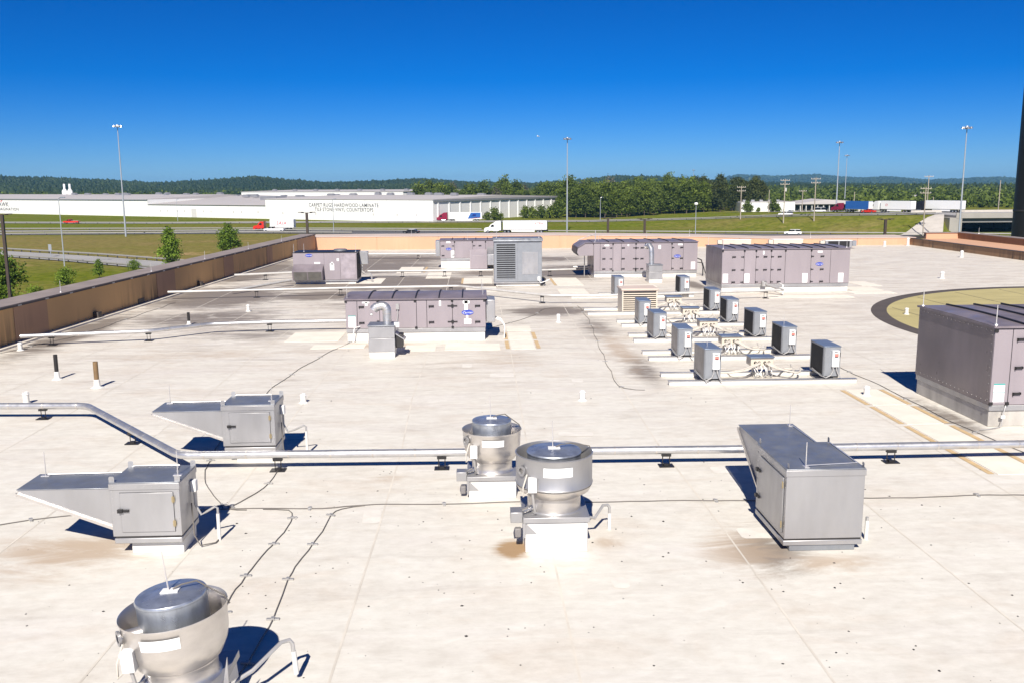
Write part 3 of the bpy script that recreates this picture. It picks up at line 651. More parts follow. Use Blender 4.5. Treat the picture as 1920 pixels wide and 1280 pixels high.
# nearest long unit with the bent flue in front
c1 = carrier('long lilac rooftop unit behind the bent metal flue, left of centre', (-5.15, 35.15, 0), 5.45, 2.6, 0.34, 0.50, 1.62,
    [0, 0.45, 1.32, 2.75, 3.15, 4.15, 5.45], handles=[(0.62, 1.36), (0.62, 0.74), (3.33, 1.36), (3.33, 0.74), (5.13, 1.36), (5.13, 0.74)], hinges=[(1.18, 1.37, -1)],
    crosses=[(4.15, 1.37), (4.15, 0.75)], stubs=[(1.25, 1.57), (2.7, 1.57), (4.14, 1.57), (5.4, 1.57), (0.02, 1.57), (2.73, 0.53), (4.15, 0.53), (1.25, 0.78)],
    stickers=[(0.10, 0.56, 0.28, 0.46, True), (4.62, 1.17, 0.13, 0.40, False), (4.56, 1.45, 0.26, 0.11, False), (4.60, 0.65, 0.28, 0.2, False), (4.68, 0.82, 0.08, 0.2, False), (3.63, 1.36, 0.08, 0.22, False), (0.65, 1.5, 0.28, 0.06, False), (0.76, 1.4, 0.10, 0.14, False)],
    logo=(4.74, 1.10, 0.8), ribs=5, rods=[(0.05, 0.2), (5.3, 2.3), (5.35, 0.5)], rise=0.10)
MB().box(5.46, 5.82, 0.25, 1.5, 0.68, 1.55).build('control_box', 'galv', c1, 0.02)
mb = MB(); mb.disc((1.0, -0.008, 1.07), 0.055, 16, axis='y'); pw_ = mb.build('port_ring', 'black', c1); MB().disc((1.0, -0.012, 1.07), 0.042, 16, axis='y').build('port', 'sticker', c1)
MB().tube([(2.02, -0.05, 1.32), (2.03, -0.06, 1.1), (2.0, -0.08, 0.85), (1.98, -0.2, 0.6)], 0.018, 6).box(1.96, 2.08, -0.09, 0, 1.26, 1.48).build('sensor', 'conduit', c1)
for k in range(3): MB().tube([(5.82, 0.4 + 0.3 * k, 0.8), (6.05, 0.3 + 0.3 * k, 0.72), (6.2, 0.3 + 0.25 * k, 0.5), (6.18, 0.3 + 0.25 * k, 0.0)], 0.018, 6).build('drain_pipe', 'white', c1)
MB().tube([(0.55, -0.02, 0.6), (0.35, -0.2, 0.58), (0.3, -0.25, 0.3), (0.3, -0.25, 0.02)], 0.02, 6).build('conduit', 'white', c1)

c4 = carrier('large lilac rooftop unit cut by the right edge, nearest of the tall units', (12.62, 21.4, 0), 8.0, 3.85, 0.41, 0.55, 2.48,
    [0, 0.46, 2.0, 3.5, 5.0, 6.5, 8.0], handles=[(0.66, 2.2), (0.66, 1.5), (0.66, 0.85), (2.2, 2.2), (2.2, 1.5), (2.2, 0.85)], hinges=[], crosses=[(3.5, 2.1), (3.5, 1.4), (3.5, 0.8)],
    stubs=[(0.03, 2.42), (0.03, 0.60), (0.44, 0.60)], stickers=[(0.08, 0.64, 0.28, 0.47, True)], ribs=9, rods=[(0.1, 0.15), (0.05, 3.75), (6, 0.2)], rise=0.03, curb='curb_shaded_dirty')
mb = MB()
for k in range(18): mb.cyl((-0.004, 0.15 + k * 0.21, 0.66), (-0.014, 0.15 + k * 0.21, 0.66), 0.014, n=6); mb.cyl((-0.004, 0.15 + k * 0.21, 2.40), (-0.014, 0.15 + k * 0.21, 2.40), 0.012, n=6)
for k in range(9): mb.cyl((-0.004, 0.08, 0.7 + k * 0.2), (-0.014, 0.08, 0.7 + k * 0.2), 0.012, n=6); mb.cyl((-0.004, 3.78, 0.7 + k * 0.2), (-0.014, 3.78, 0.7 + k * 0.2), 0.012, n=6)
mb.build('rivet', 'chrome', c4)['kind'] = 'stuff'
MB().tube([(0.42, -0.01, 0.56), (0.36, -0.06, 0.45), (0.34, -0.05, 0.2), (0.28, -0.12, 0.05), (-0.1, -0.25, 0.02), (-0.35, -0.3, 0.02)], 0.012, 6).build('ground_wire', 'conduit', c4)
MB().box(0.29, 0.39, -0.075, -0.035, 0.24, 0.31).build('junction', 'white', c4)

def tall_rows(xs, z=(0.62, 1.25, 1.88)): return [(x, q) for x in xs for q in z]
z3 = (0.58, 1.26, 1.98)
c3 = carrier('long lilac rooftop unit with four white notices, far right beyond the condensers', (13.55, 49.8, 0), 7.2, 3.6, 0.29, 0.46, 2.38,
    [0, 1.25, 1.9, 2.75, 3.55, 5.0, 6.1, 7.2], handles=tall_rows([0.66, 2.42, 3.22, 5.62], z3), hinges=[(1.16, z, -1) for z in z3] + [(1.95, z, 1) for z in z3] + [(2.8, z, 1) for z in z3] + [(5.05, z, 1) for z in z3],
    stubs=[(0.03, 2.3), (1.25, 2.3), (1.9, 2.3), (2.75, 2.3), (3.55, 2.3), (5.0, 2.3)], stickers=[(0.07, 0.55, 0.29, 0.5, False), (1.28, 0.55, 0.29, 0.5, False), (4.55, 0.52, 0.29, 0.52, False), (6.58, 0.52, 0.29, 0.52, False), (2.28, 2.1, 0.08, 0.2, False), (5.35, 2.18, 0.28, 0.1, False)],
    logo=(5.48, 1.55, 0.75), ribs=9, rods=[(0.1, 0.2), (0.05, 3.3), (7.1, 0.3)], rise=0.04)
rg = MB().tube([(2.3, -0.3, 0.55), (2.45, -0.7, 0.45), (2.9, -1.8, 0.32)], 0.07, 8).cyl((2.3, -0.35, 0.38), (2.3, -0.35, 0.62), 0.15, n=12).tube([(2.28, -0.02, 0.6), (2.26, -0.3, 0.62)], 0.05, 8).build('gas_regulator', 'conduit', c3)
MB().tube([(3.0, -0.5, 0.5), (3.0, -0.8, 0.6), (3.0, -1.4, 0.55), (3.0, -1.4, 0.02)], 0.035, 6).build('drain_pipe', 'white', c3)

z2 = (0.56, 1.22, 1.92)
c2 = carrier('lilac rooftop unit with a cowled intake on its left end and flue stack in front', (7.55, 58.7, 0), 6.8, 3.4, 0.24, 0.42, 2.24,
    [0, 0.42, 1.25, 1.8, 2.75, 3.75, 5.1, 5.85, 6.8], handles=tall_rows([0.66, 1.92, 3.15, 5.75], z2), hinges=[(1.14, z, -1) for z in z2] + [(5.15, z, 1) for z in z2], crosses=[(2.75, z) for z in z2],
    stubs=[(1.25, 2.16), (2.75, 2.16), (3.4, 2.16), (5.1, 2.16), (1.25, 0.45), (2.75, 0.45)], stickers=[(6.38, 0.50, 0.27, 0.48, False), (4.22, 1.83, 0.16, 0.25, False), (2.2, 2.03, 0.1, 0.12, False), (0.7, 2.03, 0.3, 0.1, False), (5.5, 2.06, 0.3, 0.1, False)],
    logo=(5.47, 1.36, 0.78), ribs=6, rods=[(0.1, 0.3), (0.5, 1.5), (4.0, 3.0)], rise=0.04)
MB().prism([(0.0, 2.24), (-0.55, 2.24), (-1.02, 1.96), (-1.08, 1.62), (-0.95, 1.42), (0.0, 1.42)], 0.1, 3.1, 'y').build('intake_cowl', 'lilac', c2, 0.01)
MB().prism([(0.02, 2.27), (-0.56, 2.27), (-1.06, 1.97), (-1.04, 1.94), (-0.55, 2.235), (0.02, 2.235)], 0.04, 3.2, 'y').build('cowl_cover', 'lilac_roof', c2)
MB().prism([(-1.06, 1.92), (-1.10, 1.62), (-0.98, 1.44), (-1.0, 1.42), (-1.14, 1.60), (-1.10, 1.95)], 0.12, 3.0, 'y').build('intake_screen', 'black', c2)
mb = MB()
mb.cyl((-0.5, 0.9, 0), (-0.5, 0.9, 1.42), 0.03, n=8); mb.tube([(-1.2, 1.2, 0.6), (-0.3, 1.2, 0.62), (-0.05, 1.2, 0.7)], 0.07, 8); mb.build('cowl_stand', 'conduit', c2)
MB().tube([(-0.9, 1.5, 2.35), (-0.2, 1.5, 2.6), (0.3, 1.5, 2.75)], 0.03, 6).tube([(0.3, 1.5, 2.3), (0.3, 1.5, 3.0)], 0.025, 6).build('weather_sensor', 'rod', c2)
MB().tube([(6.82, 0.6, 1.2), (7.2, 0.6, 1.05), (7.3, 0.5, 0.6), (7.3, 0.5, 0.02)], 0.04, 6).tube([(6.82, 1.0, 0.9), (7.4, 1.0, 0.8), (7.6, 1.0, 0.1)], 0.03, 6).build('conduit', 'dark', c2)

c0 = carrier('small far lilac rooftop unit partly behind the louvred metal tower', (-2.7, 66.3, 0), 5.2, 2.4, 0.55, 0.74, 2.02,
    [0, 1.05, 2.35, 3.3, 5.2], handles=[(0.2, 1.65), (0.2, 0.95), (2.9, 1.65)], hinges=[(0.95, 1.65, -1), (0.95, 0.98, -1), (2.45, 1.65, 1)], stubs=[(1.05, 1.92), (2.35, 1.92), (3.3, 1.92)],
    stickers=[(0.78, 0.8, 0.24, 0.5, False), (0.45, 1.85, 0.3, 0.12, False)], logo=(0.62, 1.42, 0.72), ribs=5, rods=[(2.0, 0.2)], rise=0.02)
MB().prism([(0.0, 1.35), (-0.95, -0.0), (-0.95, 0.0), (0.0, 0.0)], 2.15, 3.4, 'x').prism([(0.0, 1.38), (-0.9, 1.0), (-0.95, 0.05), (0.0, 0.05)], 2.2, 3.4, 'x').build('relief_hood', 'lilac', c0, 0.01)
MB().prism([(0.0, 1.55), (-0.8, 1.05), (-0.85, 0.3), (0.0, 0.4)], 3.42, 5.0, 'x').build('side_hood', 'galv', c0, 0.01)
MB().box(-0.35, -0.02, 0.2, 1.6, 0.9, 2.0).build('control_box', 'galv', c0, 0.01)

# flue boxes
def flue(label, loc, w, d, h, pipe, dark=True):
    t = thing('flue_box', label, 'flue', loc)
    MB().box(0.02, w - 0.02, 0.02, d - 0.02, 0, 0.22).build('curb', 'curb', t, 0.01)
    MB().box(0, w, 0, d, 0.22, h * 0.62).build('lower_casing', 'galv', t, 0.01)
    MB().box(0.006, w - 0.006, 0.006, d, h * 0.62 + 0.006, h).build('upper_casing', 'galv', t, 0.01)
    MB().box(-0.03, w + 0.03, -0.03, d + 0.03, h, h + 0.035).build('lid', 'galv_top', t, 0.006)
    pts, r = pipe
    p = MB().tube(pts, r, 18).build('flue_pipe', 'jacket', t)
    rings = MB()
    for a, b in zip(pts[:-1], pts[1:]):
        m_ = (Vector(a) + Vector(b)) / 2; d_ = (Vector(b) - Vector(a)).normalized() * 0.012; rings.cyl(m_ - d_, m_ + d_, r * 1.05, n=18)
    rings.build('pipe_seam', 'alu', p)['kind'] = 'stuff'
    if dark:
        MB().box(w + 0.002, w + 0.26, 0.25, d - 0.1, 0.32, 0.78).build('burner_housing', 'dark', t, 0.02)
        MB().prism([(w, 0.85), (w + 0.34, 0.62), (w + 0.34, 0.58), (w, 0.80)], 0.2, d - 0.1, 'y').build('rain_shield', 'galv', t)
        MB().box(w - 0.02, w + 0.16, 0.1, 0.22, h - 0.06, h + 0.12).build('switch', 'white', t, 0.01)
    return t
arc = [(0.46 + 0.17 * math.cos(a), 0.5, 1.62 + 0.17 * math.sin(a)) for a in [R(0), R(30), R(60), R(90), R(115)]]
flue('square metal flue box with a bent silver pipe in front of the long lilac unit', (-3.88, 31.7, 0), 0.93, 0.9, 1.12,
     ([(0.63, 0.5, 1.12), (0.63, 0.5, 1.4)] + arc + [(0.24, 0.5, 1.74), (0.16, 0.5, 1.64)], 0.155))
a2 = [(0.3, 0.75, 1.1), (0.3, 0.75, 1.6), (0.28, 0.78, 2.05), (0.2, 0.95, 2.22), (0.12, 1.2, 2.2), (0.08, 1.35, 2.1)]
flue('pale square flue box with a tall bent pipe, before the cowled unit', (10.5, 55.2, 0), 0.86, 0.9, 1.08, (a2, 0.16), False)

# small packaged unit with hood
ru = thing('rooftop_unit', 'boxy lilac rooftop unit with dark filter hood near the left wall', 'air conditioner', (-11.38, 56.5, 0), 0, 'lilac rooftop air handlers')
MB().box(0.1, 3.8, 0.1, 1.8, 0, 0.16).build('curb', 'curb', ru)
MB().box(0, 3.92, 0.0, 2.0, 0.16, 0.24).build('base_rail', 'galv', ru)
MB().box(0, 3.9, 0.02, 1.98, 0.24, 1.93).build('cabinet', 'lilac_side', ru, 0.01)
MB().box(0.0, 1.9, 0.0, 0.03, 1.22, 1.93).build('panel', 'lilac', ru, 0.005)
MB().box(0.0, 1.9, 0.0, 0.03, 0.26, 1.21).build('panel', 'lilac', ru, 0.005)
MB().box(1.91, 2.88, 0.0, 0.03, 0.26, 1.93).build('panel', 'lilac', ru, 0.005)
MB().box(2.89, 3.9, 0.0, 0.03, 0.26, 1.93).build('coil_panel', 'lilac', ru, 0.005)
MB().box(2.95, 3.82, -0.012, 0.0, 0.35, 1.85).build('coil_grille', 'coil_lilac', ru)
MB().box(3.902, 3.92, 0.1, 1.9, 0.3, 1.85).build('side_coil', 'coil_black', ru)
MB().box(-0.02, 3.93, -0.02, 2.02, 1.93, 1.975).build('top_cover', 'black', ru)
MB().lathe([(0.42, 1.975), (0.42, 2.06), (0.36, 2.09), (0.0, 2.11)], 24, (2.75, 1.2)).build('fan_guard', 'galv', ru)
MB().prism([(0.0, 1.20), (-0.62, 0.86), (-0.62, 0.80), (-0.45, 0.28), (0.0, 0.28)], 0.02, 1.86, 'x').build('filter_hood', 'lilac_roof', ru, 0.01)
for k in range(2): MB().add([(0.1 + 0.88 * k, -0.635, 0.80), (0.92 + 0.88 * k, -0.635, 0.80), (0.92 + 0.88 * k, -0.462, 0.30), (0.1 + 0.88 * k, -0.462, 0.30)], [(0, 1, 2, 3)]).build('filter', 'filter', ru)
badge(ru, 0.98, -0.014, 1.78, 0.75)
for (x, z, w, h) in [(1.3, 1.26, 0.36, 0.1), (2.25, 0.85, 0.26, 0.42), (2.33, 1.2, 0.12, 0.16), (2.68, 1.42, 0.13, 0.16)]: MB().box(x, x + w, -0.007, 0, z, z + h).build('sticker', 'sticker', ru)
MB().box(3.93, 4.45, 1.2, 1.7, 1.1, 1.9).build('control_box', 'galv', ru, 0.01)
MB().tube([(4.1, 1.3, 1.1), (4.05, 1.2, 0.7), (4.3, 1.0, 0.5), (4.6, 0.9, 0.55), (4.7, 0.9, 0.4), (4.7, 0.9, 0.0)], 0.045, 6).build('conduit', 'conduit', ru)
for (x, y) in ((0.05, 0.1), (0.6, 0.5), (3.85, 0.1)):
    mb = MB(); rod(mb, x, y, 1.975, 0.5, 0.014); mb.build('lightning_rod', 'rod', ru)

# louvred tower
tw2 = thing('louvred_tower', 'tall grey metal housing with black louvre slots, centre of the far roof', 'ventilator', (1.0, 54.3, 0))
MB().box(0.1, 2.8, 0.1, 1.7, 0.0, 0.16).build('curb', 'curb', tw2)
MB().box(-0.02, 2.89, -0.02, 1.82, 0.16, 0.24).build('base_rail', 'galv', tw2)
MB().box(0, 2.87, 0.03, 1.8, 0.24, 2.66).build('casing', 'cond', tw2, 0.01)
MB().box(1.40, 2.86, 0.0, 0.03, 0.26, 2.64).build('panel', 'cond', tw2, 0.006)
MB().box(1.68, 2.62, -0.012, 0.0, 0.70, 2.03).build('access_panel', 'galv', tw2, 0.004)
MB().box(0.01, 0.15, 0.0, 0.03, 0.26, 2.64).box(1.27, 1.395, 0.0, 0.03, 0.26, 2.64).box(0.15, 1.27, 0.0, 0.03, 2.50, 2.64).box(0.15, 1.27, 0.0, 0.03, 0.26, 0.42).build('louvre_frame', 'cond', tw2)
MB().box(0.15, 1.27, 0.022, 0.029, 0.42, 2.5).build('louvre_back', 'black', tw2)
SLAT = MB().add([(0.15, -0.03, 0.0), (1.27, -0.03, 0.0), (1.27, 0.02, 0.035), (0.15, 0.02, 0.035), (0.15, -0.03, -0.016), (1.27, -0.03, -0.016), (1.27, 0.02, 0.02), (0.15, 0.02, 0.02)], [(0, 1, 2, 3), (7, 6, 5, 4), (0, 4, 5, 1)]).mesh('slat', 'cond', False)
for k in range(16): obj('slat', SLAT, tw2, 0, (0, 0, 0.46 + k * 0.1275))
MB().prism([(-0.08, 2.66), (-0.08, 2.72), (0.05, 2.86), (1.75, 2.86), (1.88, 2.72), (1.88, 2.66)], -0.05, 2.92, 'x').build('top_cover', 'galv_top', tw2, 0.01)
mb = MB(); rod(mb, 0.15, 0.2, 2.86, 0.5, 0.014); rod(mb, 2.7, 0.2, 2.86, 0.5, 0.014); mb.build('lightning_rod', 'rod', tw2)
MB().box(2.60, 2.76, -0.1, 0, 0.32, 0.55).tube([(2.7, -0.05, 0.35), (2.75, -0.3, 0.2), (3.1, -0.2, 0.3), (3.35, 0.1, 0.38)], 0.03, 6).build('disconnect', 'white', tw2)
MB().tube([(2.9, 0.2, 0.5), (3.05, 0.1, 0.4), (3.0, -0.1, 0.15), (2.8, -0.2, 0.05)], 0.06, 8).build('cable_bundle', 'black', tw2)

# low louvred box beside the condensers
lb = thing('louvred_box', 'cream louvred ventilation box at the far end of the condenser rows', 'ventilator', (6.72, 41.8, 0))
MB().box(0, 1.66, 0.04, 1.3, 0.0, 1.10).build('casing', 'cream', lb, 0.01)
MB().box(-0.04, 1.70, -0.06, 1.36, 1.10, 1.20).build('top_cover', 'coping_pale', lb, 0.02)
MB().box(0.06, 1.60, 0.025, 0.04, 0.06, 1.04).build('louvre_back', 'black', lb)
SL2 = MB().add([(0.06, -0.03, 0.0), (1.6, -0.03, 0.0), (1.6, 0.02, 0.025), (0.06, 0.02, 0.025), (0.06, -0.03, -0.018), (1.6, -0.03, -0.018), (1.6, 0.02, 0.01), (0.06, 0.02, 0.01)], [(0, 1, 2, 3), (7, 6, 5, 4), (0, 4, 5, 1)]).mesh('slat', 'cream', False)
for k in range(10): obj('slat', SL2, lb, 0, (0, 0, 0.08 + k * 0.098))
MB().box(0.0, 0.06, -0.03, 0.04, 0, 1.1).box(1.6, 1.66, -0.03, 0.04, 0, 1.1).build('louvre_frame', 'cream', lb)

# ------------------------------------------------------------------ condensers on rails
def condenser(label, loc, coil, light=False):
    t = thing('condenser', label, 'condenser', loc, 0, 'split-system condensers on white rails')
    w, l, h = 0.50, 1.18, 0.95
    b = 'cond'
    MB().box(0.012, w, 0.02, l, 0.06, h).build('body', b, t, 0.008)
    MB().box(-0.005, 0.012, 0.10, l - 0.05, 0.10, h - 0.03).build('coil', coil, t)
    MB().box(-0.008, 0.02, 0.0, 0.10, 0.05, h).box(-0.008, 0.02, l - 0.05, l, 0.05, h).box(-0.008, 0.02, 0.1, l - 0.05, 0.05, 0.10).box(-0.008, 0.02, 0.1, l - 0.05, h - 0.03, h).build('coil_frame', b, t)
    MB().box(0.0, w, 0.0, 0.018, 0.06, h).build('front_panel', b, t, 0.004)
    MB().box(-0.015, w + 0.012, -0.012, l + 0.012, h, h + 0.03).build('top_panel', 'condtop', t, 0.008)
    for fy in (0.08, l - 0.2): MB().box(0.02, w - 0.02, fy, fy + 0.08, 0, 0.06).build('foot', 'dark', t)
    bx = MB().box(0.22, 0.43, -0.10, 0, 0.36, 0.86).build('disconnect_box', 'sticker', t, 0.008)
    MB().box(0.28, 0.40, -0.104, -0.10, 0.66, 0.77).build('warning_label', 'redlabel', bx)
    MB().box(0.29, 0.38, -0.107, -0.104, 0.655, 0.685).build('label_text', 'ink', bx)
    MB().box(0.27, 0.37, -0.104, -0.10, 0.80, 0.825).build('plate', 'ink', bx)
    MB().box(0.432, 0.46, -0.09, -0.05, 0.66, 0.80).build('lever', 'black', bx)
    MB().tube([(0.27, -0.05, 0.36), (0.27, -0.06, 0.25), (0.20, -0.07, 0.10), (0.05, -0.08, 0.03), (-0.04, 0.1, 0.06), (-0.06, 0.5, 0.12), (-0.03, 0.9, 0.14)], 0.018, 6).build('conduit', 'conduit', t)
    MB().tube([(0.37, -0.05, 0.36), (0.38, -0.06, 0.25), (0.44, -0.08, 0.10), (0.52, -0.09, 0.02)], 0.018, 6).build('conduit', 'conduit', t)
    return t
rowsY = [26.55, 30.45, 34.2, 37.95]
ordn = ['nearest', 'second nearest', 'third nearest', 'fourth nearest']
HR = 0.145
for k, y in enumerate(rowsY):
    jx = 0.05 * math.sin(k * 2.3)
    a = condenser('grey-finned condenser, %s in the left-hand condenser row' % ordn[k], (6.80 + jx, y - jx, HR), 'coil_grey'); a.rotation_euler.z = R(1.6 * math.cos(k * 3.1))
    b = condenser('black-finned condenser, %s in the right-hand condenser row' % ordn[k], (10.50 + 0.06 * k - jx, y + 0.15, HR), 'coil_black'); b.rotation_euler.z = R(-1.8 * math.sin(k * 2.1 + 0.5))
    if k in (0, 1):
        mb = MB(); rod(mb, 0.2, 0.5, 0.93, 0.42, 0.009); mb.build('lightning_rod', 'rod', a if k == 0 else b)
condenser('black-finned condenser, fifth nearest of the right-hand row, half hidden behind the fourth', (10.85, 41.8, HR), 'coil_black')
condenser('grey condenser at the far left corner, next to the cream louvred box', (7.3, 48.0, HR), 'coil_grey')
condenser('black-finned condenser standing alone before the pale flue box', (10.8, 47.8, HR), 'coil_black')
railY = []
for k, y in enumerate(rowsY): railY += [(y + 0.12, 5.75 + 0.12 * k, 11.5), (y + 1.35, 5.75 + 0.12 * k, 11.4)]
railY += [(41.7, 5.1, 11.5), (43.2, 5.1, 11.5), (48.1, 5.0, 11.6), (49.2, 6.6, 11.6)]
rl_names = ['nearest', 'second', 'third', 'fourth', 'fifth', 'sixth', 'seventh', 'eighth', 'ninth', 'tenth', 'eleventh', 'farthest']
for i, (y, x0, x1) in enumerate(railY):
    t = thing('support_rail', 'white capped support rail under the condensers, %s%s from the near end' % (rl_names[i], ' rail' if i else ' one'), 'rail', (x0, y, 0), 0, 'white rails under the condensers')
    MB().box(0, x1 - x0, -0.07, 0.07, 0, 0.12).build('sleeper', 'sleeper', t, 0.01)
    MB().box(-0.02, x1 - x0 + 0.02, -0.085, 0.085, 0.12, 0.142).build('metal_cap', 'galv', t, 0.004)

def junction(label, loc, y_left, k):
    t = thing('line_box', label, 'junction box', loc, 0, 'refrigerant line boxes between the condenser rows')
    MB().box(0, 0.72, 0, 0.5, 0.36, 0.62).build('box', 'cream', t, 0.008)
    MB().box(-0.03, 0.75, -0.05, 0.53, 0.62, 0.65).build('lid', 'condtop', t, 0.006)
    for x in (0.1, 0.58): MB().box(x, x + 0.05, 0.2, 0.25, 0, 0.36).build('leg', 'galv', t)
    for x in (0.14, 0.26, 0.44, 0.57): MB().disc((x, -0.004, 0.47), 0.05, 12, axis='y').build('hole', 'black', t)
    r1 = random.Random(k)
    J = lambda s: r1.uniform(-s, s)
    for j, (hx, tx, ty) in enumerate([(0.14, -1.35, 0.15), (0.26, -1.4, -0.1), (0.44, 1.5, 0.05), (0.57, 1.55, -0.2), (0.20, -1.3, 0.45), (0.50, 1.45, 0.4)]):
        pts = [(hx, 0.0, 0.47), (hx, -0.10, 0.46), (hx + (tx - hx) * 0.12, -0.22 + J(0.05), 0.40), (hx + (tx - hx) * 0.35, -0.3 + J(0.15), 0.30 + J(0.03)), (hx + (tx - hx) * 0.65, -0.35 + ty + J(0.15), 0.24 + J(0.02)), (tx * 0.92, ty - 0.2 + J(0.1), 0.24), (tx, ty + 0.1, 0.30)]
        sm = []
        for a, b, c, d in zip([pts[0]] + pts[:-2], pts[:-1], pts[1:], pts[2:] + [pts[-1]]):
            for q in range(4):
                s = q / 4; va, vb, vc, vd = map(Vector, (a, b, c, d))
                sm.append(0.5 * (2 * vb + (vc - va) * s + (2 * va - 5 * vb + 4 * vc - vd) * s * s + (3 * vb - va - 3 * vc + vd) * s ** 3))
        sm.append(Vector(pts[-1])); MB().tube(sm, 0.030 if j % 2 else 0.018, 8).build('refrigerant_line', 'pvc', t)
    for j in range(6):
        x = 0.08 + 0.11 * j + J(0.03)
        MB().tube([(x, -0.02, 0.40), (x + J(0.05), -0.12, 0.28), (x + J(0.1), -0.16, 0.12), (x + J(0.15), -0.12, 0.03)], 0.017, 6).build('thin_line', 'conduit', t)
    return t
for k, (x, y) in enumerate([(8.53, 27.6), (8.67, 31.55), (8.82, 35.4), (8.98, 39.1), (9.1, 43.1)]):
    junction('cream line box with grey lid and hoses between the condenser rows, %s' % ['nearest the camera', 'second nearest', 'middle of the five', 'fourth nearest', 'farthest of the five'][k], (x, y, 0), y, k)

# pale condensing units by the far wall
def rear_unit(label, loc, w, dark=False):
    t = thing('wall_condenser', label, 'condenser', loc, 0, 'condensing units by the far wall')
    MB().box(0, w, 0, 0.9, 0.12, 0.74).build('body', 'coping_pale' if not dark else 'galv', t, 0.01)
    MB().box(-0.02, w + 0.02, -0.02, 0.92, 0.74, 0.78).build('top_panel', 'white', t)
    for fx in (0.05, w - 0.2): MB().box(fx, fx + 0.15, 0.1, 0.8, 0, 0.15).build('foot', 'dark', t)
    MB().box(-0.42, -0.02, 0.1, 0.5, 0.3, 0.74).build('side_box', 'cream', t, 0.01)
    if dark:
        for q in range(2): MB().box(0.25 + q * 1.05, 1.2 + q * 1.05, -0.012, 0, 0.18, 0.70).build('fan_opening', 'black', t)
        MB().box(w + 0.02, w + 0.4, 0.0, 0.4, 0.25, 0.74).build('switch_box', 'cond', t, 0.01)
    return t
rear_unit('pale low condensing unit against the far peach wall, leftmost of three', (23.1, 84.9, 0), 2.7)
rear_unit('pale low condensing unit against the far peach wall, middle of three', (27.9, 84.7, 0), 2.8)
rear_unit('condensing unit with two black fan openings against the far peach wall', (32.0, 82.5, 0), 2.5, True)

